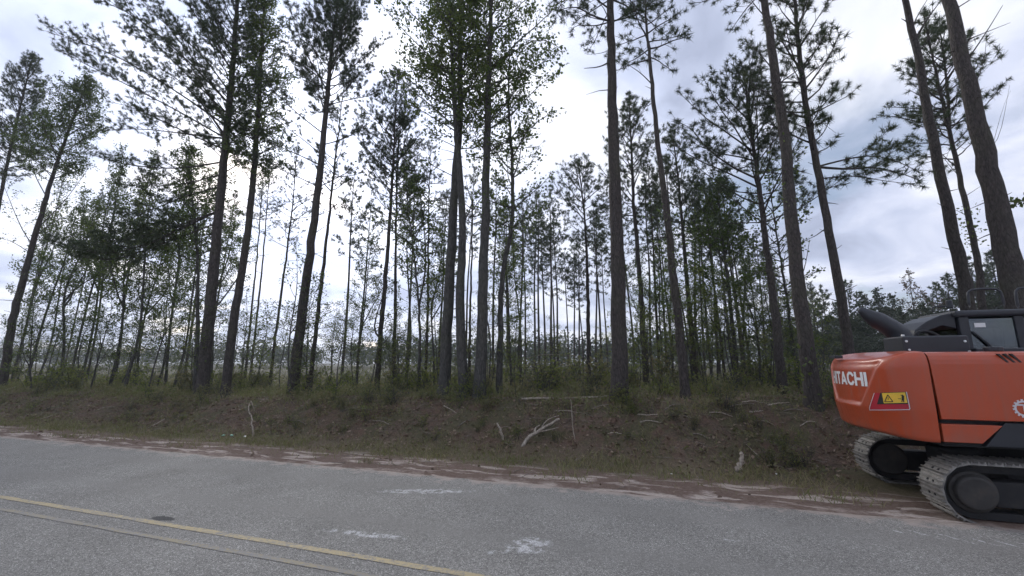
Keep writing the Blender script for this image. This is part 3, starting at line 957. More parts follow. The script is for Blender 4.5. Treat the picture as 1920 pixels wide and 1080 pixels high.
tree('pine_tree', 'pine with one long needled limb reaching right over the open sky',
     [(1600, 690), (1585, 600), (1570, 520), (1546, 390), (1522, 260), (1504, 150), (1494, 60), (1488, -40)], 13.2, 0.26, crown_py=300, ext=2.0, Lmax=1.6, el=(25, 62), step=0.36, dens=0.95, K=24, lean=(-0.2, 0, 0),
     limbs=[([(1535, 322), (1590, 318), (1640, 312), (1690, 325), (1725, 338)], -0.3, 0.04, 1.6), ([(1534, 318), (1580, 300), (1630, 290), (1680, 300), (1722, 322)], 0.5, 0.03, 1.5),
            ([(1513, 210), (1550, 200), (1580, 185), (1598, 175)], 0.1, 0.025, 0.8), ([(1540, 350), (1560, 350), (1585, 345)], -0.2, 0.015, 1.0), ([(1537, 325), (1600, 328), (1660, 340), (1715, 345)], -0.6, 0.02, 1.2)],
     stubs=[([(1512, 205), (1535, 225), (1568, 250)], 0.1, 0.012)])
tree('slender_tree', 'thin sparse stem visible left of the thick curving trunk', [(1497, 715), (1480, 590), (1466, 500), (1452, 410), (1440, 330)], 17, 0.13, kind='leafy', crown_py=560, Lmax=1.4, el=(20, 50), step=0.45, dens=0.7, bark='grey_bark')
tree('pine_tree', 'bare straight pine trunk rising behind the excavator exhaust',
     [(1838, 640), (1812, 540), (1788, 440), (1747, 260), (1726, 130), (1697, 0), (1680, -70)], 15.0, 0.35, crown_py=-20, ext=4.0, Lmax=2.4, el=(5, 50), step=0.5, dens=0.8,
     limbs=[([(1712, 70), (1735, 40), (1765, 0)], -0.2, 0.04, 0.2), ([(1720, 100), (1742, 70), (1760, 60)], 0.3, 0.02, 0.6)], stubs=[([(1710, 55), (1700, 40), (1690, 35)], 0, 0.03), ([(1708, 45), (1725, 20), (1745, -10)], 0.1, 0.02)])
tree('pine_tree', 'fork-topped pine between the two bare trunks at the right edge',
     [(1850, 600), (1838, 510), (1822, 430), (1798, 330), (1782, 250), (1762, 170), (1745, 90), (1735, 40)], 17, 0.23, crown_py=320, Lmax=1.9, el=(15, 60), step=0.33, dens=0.95,
     forks=[([(1784, 250), (1778, 180), (1770, 110), (1762, 50)], 0.12, 0.15)], stubs=[([(1800, 340), (1780, 310), (1765, 290)], 0, 0.012), ([(1815, 400), (1795, 395), (1775, 385)], 0.2, 0.012), ([(1808, 370), (1830, 355), (1845, 345)], 0, 0.012)],
     vines=[(480, 400, 0.16, 110)])
tree('pine_tree', 'thickest bare pine trunk at the right edge, leaning left above the cab',
     [(1935, 690), (1910, 570), (1879, 430), (1840, 260), (1804, 110), (1775, -10), (1755, -90)], 13.2, 0.54, crown_py=-30, ext=4.0, Lmax=2.6, el=(10, 50), step=0.5, dens=0.8,
     stubs=[([(1808, 120), (1850, 60), (1880, 10)], -0.3, 0.02), ([(1855, 300), (1875, 260), (1893, 160)], 0.3, 0.008), ([(1800, 100), (1815, 90), (1825, 85)], 0, 0.02), ([(1858, 310), (1880, 200), (1895, 170)], -0.3, 0.006)],
     limbs=[([(1872, 400), (1900, 385), (1925, 370)], 0.3, 0.01, 1.0, 'leafy'), ([(1820, 170), (1845, 120), (1850, 70)], 0.4, 0.012, 0.4)])

# ------------------------------------------------------------------ plants that repeat: templates, then single copies


def template(kind, seed, H, D, c0, Lmax, el, step, dens, size, mats, bark, K=8, bend=0.35, per=2.2, flat=0.0, prof=None, sides=3, forks=0, nw=0.011):
    P = Plant(seed)
    r = P.rng
    a = r.uniform(0, 6.28)
    k = 5
    zs = np.linspace(0, H, k)
    off = np.cumsum(r.standard_normal((k, 2)) * bend * H / 40, axis=0)
    off -= off[0]
    pts, L = resample(np.concatenate([off, zs[:, None]], 1), 20)
    pts[0, 2] -= 0.25
    P.tube(pts, trunk_radii(20, L, D, 0.15, 0.25), 8)
    grow_crown(P, pts, L, c0 * L, L * 0.98, kind, Lmax, el[0], el[1], step, dens, size, per=per, prof=prof, sides=sides, k=5, rbr=0.018 * (Lmax / 2))
    for _ in range(forks):
        f0 = r.uniform(0.1, 0.45)
        q, d = along(pts, f0)
        az = r.uniform(0, 6.28)
        fp = limb_path(r, q, np.array([math.cos(az) * 0.6, math.sin(az) * 0.6, 1.0]), H * (0.95 - f0) * r.uniform(0.6, 1.0), 8, 0.3, 0.12)
        P.tube(fp, np.linspace(D * 0.33, D * 0.08, 8), 6)
        fl = float(np.linalg.norm(np.diff(fp, axis=0), axis=1).sum())
        grow_crown(P, fp, fl, fl * 0.3, fl * 0.98, kind, Lmax * 0.8, el[0], el[1], step, dens, size, per=per, prof=prof, sides=sides, k=5, rbr=0.012)
    w = P.wood_mesh('trunk', M[bark])
    c = P.crown_mesh('crown', [M[m] for m in mats], K=K, flat=flat, nw=nw)
    return (w, c, H)


def place(tm, name, x, y, scale, rz, label, cat, group, sz=1.0, tilt=(0, 0)):
    root = empty(name, (x, y, gz_xy(x, y)), rz)
    root.rotation_euler = (tilt[0], tilt[1], rz)
    root.scale = (scale, scale, scale * sz)
    tag(root, label, cat, group)
    link('trunk', tm[0], root)
    link('crown', tm[1], root)
    return root


rng = np.random.default_rng(77)
narrow = ([0, .25, .6, .85, 1], [.55, 1, .85, .5, .2])
PINES = [template('pine', 300 + i, 14.0, 0.2, c, Lm, (5, 60), 0.45, 1.1, 0.21, ['needle'], 'pine_bark', K=9, prof=narrow, nw=0.015)
         for i, (c, Lm) in enumerate([(0.55, 1.7), (0.62, 1.5), (0.5, 2.0), (0.66, 1.3), (0.58, 1.8)])]
LEAFIES = [template('leafy', 330 + i, 9.0, 0.13, c, Lm, (20, 55), 0.5, 1.15, 0.088, ['leaf'], 'grey_bark', bend=0.9, forks=fk)
           for i, (c, Lm, fk) in enumerate([(0.3, 1.8, 1), (0.4, 1.5, 0), (0.25, 1.6, 2)])]
SAPS = [template('leafy', 350 + i, 5.0, 0.07, c, Lm, (0, 35), 0.42, 0.95, 0.085, ['young_leaf' if i in (1, 3) else 'leaf'], 'grey_bark', bend=1.2, flat=0.55, forks=fk, per=1.8)
        for i, (c, Lm, fk) in enumerate([(0.2, 1.3, 1), (0.3, 1.1, 0), (0.15, 1.5, 2), (0.25, 1.2, 1), (0.35, 1.4, 0)])]


def shrub(seed, mat, H=1.0, stems=9, leaves=420, size=0.075):
    P = Plant(seed)
    r = P.rng
    for _ in range(stems):
        az = r.uniform(0, 6.28)
        sp = r.uniform(0.1, 0.75)
        p = limb_path(r, r.standard_normal(3) * np.array([0.08, 0.08, 0]) - UP * 0.08, np.array([math.cos(az) * sp, math.sin(az) * sp, 1.0]), H * r.uniform(0.6, 1.1), 6, 0.1, 0.16)
        P.tube(p, np.linspace(0.011, 0.004, 6), 4)
        for _ in range(6):
            q, d = along(p, r.uniform(0.25, 1.0))
            d3 = unit(d * 0.4 + r.standard_normal(3) * 0.7)
            l = r.uniform(0.15, 0.4) * H
            e = q + d3 * l
            P.tube(np.array([q, (q + e) / 2, e]), [0.005, 0.004, 0.003], 3)
            for _ in range(int(leaves / stems / 6)):
                P.leaf(q + d3 * l * r.uniform(0.2, 1.1) + r.standard_normal(3) * 0.04, d3, size * r.uniform(0.6, 1.3))
    return (P.wood_mesh('stems', M['grey_bark']), P.crown_mesh('foliage', [M[mat]], flat=0.2), H)


SHRUBS = [shrub(380, 'shrub_leaf'), shrub(381, 'young_leaf', 1.0, 7, 280), shrub(382, 'young_leaf', 1.0, 7, 220, 0.06), shrub(383, 'shrub_leaf', 1.0, 11, 240, 0.06), shrub(384, 'young_leaf', 1.0, 6, 260)]


def place_shrub(tm, x, y, s, rz, label, group):
    root = empty('shrub', (x, y, gz_xy(x, y)), rz)
    root.scale = (s, s, s)
    tag(root, label, 'shrub', group)
    link('stems', tm[0], root)
    link('foliage', tm[1], root)


def zone(px):
    for a, nm in ((330, 'at far left beyond the leaning trunk'), (560, 'behind the biggest left pine'), (770, 'behind the round-crowned pine'),
                  (985, 'behind the leafy pair of trunks'), (1140, 'in the gap left of the tallest trunk'), (1330, 'behind the tallest bare trunk'),
                  (1560, 'behind the thick curving trunk')):
        if px < a:
            return nm
    return 'beyond the excavator'


ORD = 'first second third fourth fifth sixth seventh eighth ninth tenth eleventh twelfth thirteenth fourteenth fifteenth sixteenth seventeenth eighteenth nineteenth'.split()
for ten, th in (('twenty', 'twentieth'), ('thirty', 'thirtieth'), ('forty', 'fortieth'), ('fifty', 'fiftieth'), ('sixty', 'sixtieth')):
    ORD.append(th)
    ORD += [ten + '-' + q for q in ORD[:9]]


def ordinals(pxs, what):
    """'third thin pine from the left, behind ...' for every column"""
    out = {}
    for z_ in {zone(p) for p in pxs}:
        mem = sorted((p, i) for i, p in enumerate(pxs) if zone(p) == z_)
        for k_, (p, i) in enumerate(mem):
            out[i] = '%s %s from the left, %s' % (ORD[k_], what, z_) if len(mem) > 1 else 'only %s %s' % (what, z_)
    return [out[i] for i in range(len(pxs))]


# background pines, each where a thin stem shows: column, distance across, top row
bgp = [(30, 30, 400), (118, 34, 360), (345, 26, 330), (385, 30, 360), (640, 26, 330), (668, 24, 380), (762, 28, 330),
       (822, 26, 360), (872, 30, 380), (925, 27, 330), (952, 34, 380), (972, 28, 360), (985, 38, 400),
       (1003, 36, 362), (1012, 33, 372), (1023, 37, 400), (1034, 34, 358), (1040, 40, 420), (1047, 36, 400), (1066, 38, 470), (1078, 40, 445), (1086, 36, 440), (1094, 42, 480), (1118, 34, 400), (1128, 30, 390),
       (1140, 40, 440), (1172, 28, 330), (1190, 33, 380), (1222, 27, 340), (1238, 24, 310), (1252, 30, 360), (1290, 26, 300), (1312, 28, 330), (1322, 34, 380),
       (1335, 25, 350), (1350, 30, 380), (1378, 27, 370), (1398, 32, 410), (1410, 24, 400), (1428, 36, 440), (1440, 30, 440), (1520, 44, 520), (1545, 48, 530), (1480, 40, 500), (1462, 34, 470), (1395, 26, 330), (1360, 22, 340), (1262, 36, 380)]
LAB = ordinals([q[0] for q in bgp], 'thin tufted pine')
for i, (px, n, top) in enumerate(bgp):
    x, y, z = base_xy(px, n)
    tp = at_depth(px - (px - 960) * (700 - top) / 4400.0, top, y)
    H = max(4, tp[2] - z)
    tm = PINES[i % 5]
    s = H / tm[2]
    sxy = min(1.15, max(0.75, s))
    root = place(tm, 'pine_tree', x, y, sxy, rng.uniform(0, 6.28), LAB[i], 'tree', 'slender pines ' + zone(px), sz=s / sxy)

# background hardwoods
hwd = [(20, 17, 330), (48, 15.5, 400), (110, 15, 390), (160, 19, 300), (128, 17, 330), (215, 19, 300), (310, 18, 300), (70, 20, 420), (150, 18, 330), (205, 15.5, 380), (232, 14.5, 330), (255, 17, 420), (300, 22, 380), (325, 16, 420), (395, 18, 400), (668, 17, 450),
                                  (760, 19, 400), (815, 16, 430), (960, 17, 390), (975, 20, 440), (1215, 22, 470), (1240, 18, 480), (1300, 18, 440), (1320, 20, 470), (1345, 22, 500), (1400, 20, 460), (1425, 18, 500), (1260, 24, 500)]
LAB = ordinals([q[0] for q in hwd], 'crooked leafy hardwood')
for i, (px, n, top) in enumerate(hwd):
    x, y, z = base_xy(px, n)
    tp = at_depth(px - (px - 960) * (700 - top) / 4400.0, top, y)
    H = max(3, tp[2] - z)
    tm = LEAFIES[i % 3]
    s = H / tm[2]
    sxy = min(1.2, max(0.7, s))
    place(tm, 'hardwood_tree', x, y, sxy, rng.uniform(0, 6.28), LAB[i], 'tree', 'thin hardwoods ' + zone(px), sz=s / sxy)

# understorey saplings
pxs = np.concatenate([np.linspace(15, 980, 38) + rng.uniform(-14, 14, 38), np.linspace(20, 340, 9) + rng.uniform(-12, 12, 9), np.linspace(560, 960, 9) + rng.uniform(-12, 12, 9), np.linspace(1170, 1520, 30) + rng.uniform(-8, 8, 30), [1000, 1030, 1065, 1120, 1540, 1560]])
LAB = ordinals(list(pxs), 'flat-sprayed sapling')
for i, px in enumerate(pxs):
    n = rng.uniform(12.6, 20) if px < 1000 else rng.uniform(14.5, 23)
    x, y, z = base_xy(px, n)
    s = rng.uniform(0.55, 1.15)
    if i >= 47 and px < 985:                    # low fresh-green ones near the crest
        n = rng.uniform(12.2, 14.5)
        x, y, z = base_xy(px, n)
        s = rng.uniform(0.3, 0.55)
    if 1000 <= px <= 1130:
        s *= 0.5
    if px > 1130:
        s *= 0.8
        tm = SAPS[[1, 3, 1, 0, 3][i % 5]]
    else:
        tm = SAPS[i % 5] if i < 47 else SAPS[(1, 3)[i % 2]]
    place(tm, 'sapling', x, y, s, rng.uniform(0, 6.28), LAB[i], 'sapling', 'saplings ' + zone(px), tilt=(rng.uniform(-.07, .07), rng.uniform(-.07, .07)))

# shrubs on the bank and behind it
spec = []
for i in range(175):
    px = rng.uniform(5, 1590)
    n = rng.choice([rng.uniform(9.8, 11.8), rng.uniform(11.5, 14.0), rng.uniform(12.5, 22)], p=[0.40, 0.22, 0.38])
    s = rng.uniform(0.6, 1.6) if n > 13 else (rng.uniform(0.35, 0.95) if n > 11.5 else rng.uniform(0.2, 0.5))
    if px > 1560 and n < 12:
        n = 12.5
    spec.append((px, n, s))
for i in range(70):
    spec.append((rng.uniform(5, 1560), rng.uniform(13.5, 26), rng.uniform(0.8, 1.7)))
for low in (True, False):
    mem = [q for q in spec if (q[1] < 11.5) == low]
    LAB = ordinals([q[0] for q in mem], 'low bank shrub' if low else 'undergrowth shrub')
    for (px, n, s), lab in zip(mem, LAB):
        x, y, z = base_xy(px, n)
        place_shrub(SHRUBS[int(rng.integers(5))], x, y, s, rng.uniform(0, 6.28), lab, ('bank shrubs ' if low else 'undergrowth shrubs ') + zone(px))

# trees across the clearing on the right, behind the excavator
FAR_R = [('far_pine', 1538, 52, 548, 2), ('far_pine', 1560, 60, 540, 0), ('far_tree', 1585, 46, 575, 1), ('far_pine', 1618, 50, 530, 2), ('far_tree', 1645, 55, 560, 0), ('far_tree', 1668, 48, 548, 2),
         ('far_tree', 1690, 52, 560, 1), ('bud_tree', 1733, 50, 515, 0), ('far_pine', 1775, 55, 535, 2), ('far_pine', 1800, 50, 520, 4), ('far_tree', 1760, 44, 575, 0), ('far_pine', 1838, 52, 530, 0), ('far_pine', 1862, 48, 490, 2),
         ('far_tree', 1880, 50, 520, 1), ('far_pine', 1905, 50, 480, 4), ('far_tree', 1610, 40, 600, 2), ('far_tree', 1700, 42, 590, 1), ('far_tree', 1560, 42, 600, 0), ('far_tree', 1500, 46, 600, 1), ('far_tree', 1470, 50, 590, 2)]
LAB_R = ['rounded bushy pine just right of the thick curving trunk, across the clearing', 'narrow far pine between the curving trunk and the long-limbed pine', 'low broad green tree at the foot of the long-limbed pine',
         'round-topped far pine showing left of the excavator exhaust tip', 'green tree filling the gap behind the exhaust pipe', 'flat-topped dark green tree above the black engine hood', 'lower green tree behind the engine hood',
         'reddish budding tree with airy top above the engine hood', 'far pine left of the bare trunk by the cab', 'tall far pine partly behind the bare trunk by the cab', 'low tree behind the cab roof rail', 'far pine showing through the black handrail loop',
         'far pine crown between the handrail and the thickest trunk', 'dense tree behind the cab roof', 'far pine at the right edge behind the thickest trunk', 'low leafy tree just left of the counterweight', 'low leafy tree hidden by the engine hood',
         'low leafy tree behind the curving trunk base', 'bushy low tree left of the curving trunk base', 'bushy low tree at the back of the right-hand stand']
FARP = [template('pine', 400 + i, 11.0, 0.25, c, Lm, (0, 60), 0.5, 0.9, 0.3, ['needle'], 'pine_bark', K=8, nw=0.02) for i, (c, Lm) in enumerate([(0.35, 2.4), (0.45, 2.2), (0.25, 2.9), (0.4, 2.0), (0.4, 2.6)])]
FART = [template('leafy', 420 + i, 9.0, 0.22, c, Lm, (15, 60), 0.42, 0.9, 0.2, ['far_leaf'], 'grey_bark', forks=2) for i, (c, Lm) in enumerate([(0.15, 2.6), (0.12, 3.0), (0.18, 2.4)])]
BUD = template('leafy', 430, 10.0, 0.2, 0.25, 2.6, (20, 60), 0.5, 0.6, 0.17, ['red_bud'], 'grey_bark', forks=2)
for (nm, px, n, top, k), lab in zip(FAR_R, LAB_R):
    x, y, z = base_xy(px, n)
    tp = at_depth(px, top, y)
    tm = {'far_pine': FARP, 'far_tree': FART, 'bud_tree': [BUD]}[nm][k if nm != 'bud_tree' else 0]
    s = max(0.3, (tp[2] - z) / tm[2])
    place(tm, {'far_pine': 'pine_tree', 'far_tree': 'leafy_tree', 'bud_tree': 'budding_tree'}[nm], x, y, min(1.3, max(0.8, s)), rng.uniform(0, 6.28), lab, 'tree', 'trees across the clearing', sz=s / min(1.3, max(0.8, s)))


# ------------------------------------------------------------------ stuff nobody could count
def leaf_quads(p, d, s, nr, r, wid=0.36):
    side = unit(np.cross(d, nr))
    bend = unit(np.cross(side, d)) * s * 0.1
    return np.stack([p, p + d * s * 0.45 + side * s * wid + bend, p + d * s, p + d * s * 0.45 - side * s * wid + bend], 1).reshape(-1, 3)


def in_view(x, y, z, pad=260):
    u, v = project(np.stack([x, y, z], -1))
    return (u > -pad) & (u < 1920 + pad) & (y > 0.5)


def scatter(count, t0, t1, n0, n1, r, dens=None):
    t = r.uniform(t0, t1, count)
    n = r.uniform(n0, n1, count)
    if dens is not None:
        k = r.random(count) < dens(t, n)
        t, n = t[k], n[k]
    x, y = tn2xy(t, n)
    z = ground_z(t, n)
    k = in_view(x, y, z)
    return x[k], y[k], z[k], t[k], n[k]


r = np.random.default_rng(500)
EX_T, EX_N = 5.35, 8.56


def off_tracks(t, n):
    return ~((np.abs(t - EX_T) < 2.0) & (np.abs(n - EX_N) < 1.35))


# verge grass
x, y, z, t, n = scatter(130000, -34, 9, 7.6, 13.0, r, lambda t, n: np.clip(0.95 * np.exp(-((n - 9.1) / 0.6) ** 2) * (0.35 + 1.2 * (wav(t, n, 1.6, 6) + 0.25)) + 0.30 * (wav(t, n, 2.1, 2) > 0.2) + 0.03, 0, 1) * off_tracks(t, n))
m = len(x)
p = np.stack([x, y, z - 0.01], 1)
d = unit(np.stack([r.standard_normal(m) * 0.45, r.standard_normal(m) * 0.45, np.ones(m)], 1))
h = r.uniform(0.04, 0.12, (m, 1)) * (1 + 0.9 * (r.random((m, 1)) < 0.08)) * (1 + 0.5 * (wav(t, n, 1.1, 6)[:, None] > 0.2))
sd = unit(np.cross(d, r.standard_normal((m, 3))))
w = 0.0065
bend = np.stack([r.standard_normal(m), r.standard_normal(m), np.zeros(m)], 1) * h * 0.25
v = np.stack([p - sd * w, p + sd * w, p + d * h * 0.6 + sd * w * 0.7, p + d * h * 0.6 - sd * w * 0.7, p + d * h + bend], 1).reshape(-1, 3)
i0 = np.arange(m)[:, None] * 5
o = link('verge_grass', mesh_np('verge_grass', v, [i0 + np.array([[0, 1, 2, 3]]), i0 + np.array([[3, 2, 4]])], M['grass']))
tag(o, 'thin olive grass along the verge and in tufts on the bank', 'grass', kind='stuff')

# tall pale grass and stems along the crest
x, y, z, t, n = scatter(60000, -40, 8, 10.4, 22, r, lambda t, n: np.clip(sstep(10.4, 11.8, n) * np.interp(n, [12, 22], [1, 0.45]) * (0.15 + 0.85 * (wav(t, n, 1.9, 4) > -0.05)), 0, 1) * off_tracks(t, n))
m = len(x)
p = np.stack([x, y, z - 0.02], 1)
d = unit(np.stack([r.standard_normal(m) * 0.35, r.standard_normal(m) * 0.35, np.ones(m)], 1))
h = r.uniform(0.08, 0.36, (m, 1)) * (0.8 + 0.7 * (wav(t, n, 3.1, 9)[:, None] > 0.15))
sd = unit(np.cross(d, r.standard_normal((m, 3))))
w = 0.006
bend = np.stack([r.standard_normal(m), r.standard_normal(m), np.zeros(m)], 1) * h * 0.3
v = np.stack([p - sd * w, p + sd * w, p + d * h * 0.6 + sd * w * 0.8, p + d * h * 0.6 - sd * w * 0.8, p + d * h + bend], 1).reshape(-1, 3)
i0 = np.arange(m)[:, None] * 5
o = link('tall_grass', mesh_np('tall_grass', v, [i0 + np.array([[0, 1, 2, 3]]), i0 + np.array([[3, 2, 4]])], M['tall_grass']))
tag(o, 'tall pale grass and weeds along the crest of the bank', 'grass', kind='stuff')

# fallen leaves and pine straw
x, y, z, t, n = scatter(70000, -34, 9, 7.4, 20, r, lambda t, n: np.clip(sstep(8.9, 9.9, n) * (0.4 + 0.6 * (wav(t, n, 1.3, 1) > -0.1)) * np.interp(n, [12, 20], [1, 0.3]) + 0.05, 0, 1) * off_tracks(t, n))
m = len(x)
p = np.stack([x, y, z + 0.008], 1)
d = unit(np.stack([r.standard_normal(m), r.standard_normal(m), r.standard_normal(m) * 0.35], 1))
nr = unit(r.standard_normal((m, 3)) * 0.5 + UP)
s = r.uniform(0.035, 0.11, (m, 1))
v = leaf_quads(p, d, s, nr, r)
o = link('leaf_litter', mesh_np('leaf_litter', v, [np.arange(len(v)).reshape(-1, 4)], M['litter']))
tag(o, 'brown fallen leaves covering the bank and forest floor', 'leaf litter', kind='stuff')

# chips, twigs and needles lying about
x, y, z, t, n = scatter(5200, -34, 9, 7.5, 24, r, lambda t, n: np.clip(0.15 + 0.85 * sstep(9.0, 11.5, n), 0, 1) * off_tracks(t, n))
P = Plant(501)
for q in range(len(x)):
    L = P.rng.uniform(0.08, 0.5)
    a = P.rng.uniform(0, 6.28)
    c = np.array([x[q], y[q], z[q] + 0.015])
    e = c + np.array([math.cos(a), math.sin(a), P.rng.uniform(-0.05, 0.3)]) * L
    P.tube(np.array([c, (c + e) / 2 + P.rng.standard_normal(3) * 0.02, e]), [0.007, 0.006, 0.003], 3)
o = link('twig_debris', P.wood_mesh('twig_debris', M['grey_wood']))
tag(o, 'small twigs strewn over the bank', 'twigs', kind='stuff')

# low undergrowth mass behind the crest
x, y, z, t, n = scatter(15000, -48, 9, 9.4, 34, r, lambda t, n: np.clip((0.6 * sstep(10.2, 11.5, n) + 0.2) * np.interp(n, [13, 20], [1, 0.6]) * (0.10 + 0.9 * (wav(t, n, 2.6, 8) + 0.5 * wav(t, n, 0.9, 3) > 0.06)), 0, 1) * off_tracks(t, n))
V = []
for q in range(len(x)):
    k = 16
    hh = r.uniform(0.10, 0.42) * np.interp(n[q], [9, 11, 12.2], [0.35, 0.55, 1])
    c = np.array([x[q], y[q], z[q]])
    o3 = r.standard_normal((k, 3)) * np.array([0.17, 0.17, 0]) + np.stack([np.zeros(k), np.zeros(k), r.uniform(0.02, 1, k) * hh], 1)
    d = unit(o3 * np.array([1, 1, 0.3]) + r.standard_normal((k, 3)) * 0.3)
    V.append(leaf_quads(c + o3, d, r.uniform(0.05, 0.11, (k, 1)), unit(r.standard_normal((k, 3)) * 0.5 + UP), r))
v = np.concatenate(V)
o = link('undergrowth', mesh_np('undergrowth', v, [np.arange(len(v)).reshape(-1, 4)], M['shrub_leaf']))
tag(o, 'low green undergrowth under the trees behind the bank', 'undergrowth', kind='stuff')

# wood across the cleared land
V, P = [], Plant(502)
for q in range(560):
    px = r.uniform(-300, 2100)
    n = r.uniform(85, 150)
    x, y, z = base_xy(px, n)
    if y > 330 or y < 20:
        continue
    H = r.uniform(4.6, 7.6) * (1.0 + y / 420)
    W = H * r.uniform(0.32, 0.5)
    k = 170
    o3 = unit(r.standard_normal((k, 3))) * (r.uniform(0, 1, (k, 1)) ** 0.4)
    o3 = o3 * np.array([W, W, H * 0.46]) * (1 + 0.25 * np.sin(o3[:, :1] * 5 + q)) + np.array([x, y, z + H * 0.52])
    d = unit(r.standard_normal((k, 3)))
    V.append(leaf_quads(o3, d, r.uniform(0.4, 0.9, (k, 1)), unit(r.standard_normal((k, 3))), r))
v = np.concatenate(V)
o = link('distant_woods', mesh_np('distant_woods', v, [np.arange(len(v)).reshape(-1, 4)], M['far_leaf']))
tag(o, 'distant dark treeline beyond the cleared land', 'woods', kind='stuff')

# ------------------------------------------------------------------ fallen limbs and litter on the bank


def on_ground(px, py):
    """where the line of sight through a pixel meets the ground"""
    v = ray(px, py)
    lo = None
    for s in np.arange(4, 60, 0.02) / v[1]:
        x, y = v[0] * s, v[1] * s
        if v[2] * s + CAMH < gz_xy(x, y):
            return np.array([x, y, gz_xy(x, y)])
    return np.array([v[0] * s, v[1] * s, 0])


def stick(name, label, px, rad, mat, cat='branch', lift=0.0, forks=(), group=None, ends=None, standing=False, Y=None):
    """px: pixels of a lying stick (each on the ground) or, standing, foot first and the rest above it"""
    P = Plant(600 + int(px[0][0]))
    base = on_ground(*px[0])
    if Y:
        pts = [at_depth(a, b, Y) for a, b in px]
        base = pts[0].copy()
    elif standing:
        pts = [base - np.array([0, 0, 0.04])] + [at_depth(a, b, base[1] + 0.03 * i) for i, (a, b) in enumerate(px[1:], 1)]
    else:
        pts = []
        for i, (a, b) in enumerate(px):
            g_ = on_ground(a, b)
            pts.append(g_ + np.array([0, 0, rad * 0.7 + (ends[i] if ends else 0)]))
    pts, _ = resample(pts, 14)
    pts = pts + P.rng.standard_normal((14, 3)) * rad * 0.25
    P.tube(pts - base, np.linspace(rad, rad * 0.55, 14) * (1 + 0.12 * P.rng.standard_normal(14)), 8)
    for fk, fr in forks:
        i0 = np.argmin(np.abs(project(pts)[0] - fk[0][0]))
        Yb = pts[i0][1]
        fp = [pts[i0]] + [at_depth(a, b, Yb + 0.05) for a, b in fk[1:]]
        fp, _ = resample(fp, 8)
        P.tube(fp - base, np.linspace(fr, fr * 0.4, 8), 6)
    me = P.wood_mesh(name, M[mat])
    # close the sawn or broken ends
    o = link(name, me, loc=tuple(base))
    bm = bmesh.new()
    bm.from_mesh(me)
    bmesh.ops.holes_fill(bm, edges=[e for e in bm.edges if e.is_boundary], sides=10)
    bm.to_mesh(me)
    bm.free()
    tag(o, label, cat, group)
    return o


stick('fallen_limb', 'forked pale barked limb propped on the bank in the middle', [(978, 836), (990, 822), (1002, 812), (1018, 803), (1034, 794), (1048, 785)], 0.042, 'pale_wood', standing=True,
      forks=[([(1000, 814), (1003, 803), (1012, 797)], 0.028), ([(1005, 811), (1030, 806), (1048, 801)], 0.02), ([(1012, 806), (1025, 786), (1048, 779)], 0.014)])
stick('broken_stub', 'short grey broken stub standing left of the forked pale limb', [(944, 826), (941, 810), (936, 800), (932, 793)], 0.035, 'pale_wood', standing=True)
stick('thin_stick', 'thin pale bare stick standing upright on the bank', [(1080, 827), (1075, 812), (1073, 790), (1072, 765), (1070, 748)], 0.012, 'pale_wood', standing=True)
stick('fallen_log', 'long straight pale log lying by the tallest bare trunk', [(978, 748), (1050, 747), (1100, 745), (1150, 743)], 0.032, 'pale_wood', cat='log', Y=11.9)
stick('bent_sapling', 'bare bent sapling arching over between the trunks in the middle', [(955, 716), (968, 690), (985, 672), (1015, 664), (1050, 665), (1090, 668), (1118, 674)], 0.03, 'grey_wood', standing=True, cat='sapling')
stick('crooked_stick', 'crooked pale dead stem standing on the left bank', [(474, 820), (475, 805), (471, 795), (474, 785), (466, 772), (465, 760), (470, 752)], 0.026, 'pale_wood', standing=True, forks=[([(470, 790), (480, 778), (482, 770)], 0.012)])
stick('fallen_branch', 'short pale branch lying on the left bank', [(282, 801), (295, 796), (308, 790)], 0.02, 'pale_wood', ends=[0, .02, .06])
stick('fallen_branch', 'thin pale branch lying on the bank at far left', [(76, 787), (92, 783), (106, 779)], 0.018, 'pale_wood', ends=[0, .02, .05])
stick('fallen_branch', 'thin grey branch slanting on the bank below the leafy pair', [(832, 765), (845, 771), (856, 776)], 0.016, 'pale_wood', ends=[.05, .03, 0])
stick('fallen_branch', 'pale branch lying right of the leaning slender pine', [(1405, 774), (1418, 773), (1432, 772)], 0.02, 'pale_wood')
stick('fallen_branch', 'upper thin pale branch on the crest left of the curving trunk', [(1392, 757), (1412, 756), (1430, 759)], 0.015, 'pale_wood', ends=[.03, .06, .03])
stick('fallen_branch', 'pale branch on the crest close to the curving trunk', [(1440, 761), (1460, 760), (1480, 759)], 0.018, 'pale_wood', ends=[0, .03, .03])
stick('fallen_branch', 'white peeled branch near the foot of the leaning slender pine', [(1196, 779), (1215, 780), (1236, 778)], 0.02, 'pale_wood')
stick('fallen_branch', 'pale branch at the far left beyond the bank', [(5, 733), (16, 732), (28, 730)], 0.03, 'pale_wood', ends=[0, .05, .1])
stick('fallen_branch', 'pale curved twig below the leaning slender pine', [(1281, 780), (1290, 784), (1300, 783)], 0.014, 'pale_wood')
stick('log_stub', 'stubby white sawn log leaning upright in the verge grass', [(1383, 884), (1386, 874), (1391, 862), (1393, 850)], 0.058, 'pale_wood', standing=True, cat='log')
stick('thin_stick', 'thin pale stick poking out right of the white log stub', [(1424, 858), (1412, 852), (1400, 846)], 0.011, 'pale_wood', ends=[0, .06, .12])
stick('fallen_branch', 'pale twig on the dirt left of the excavator track', [(1440, 874), (1452, 875), (1466, 876)], 0.012, 'pale_wood')
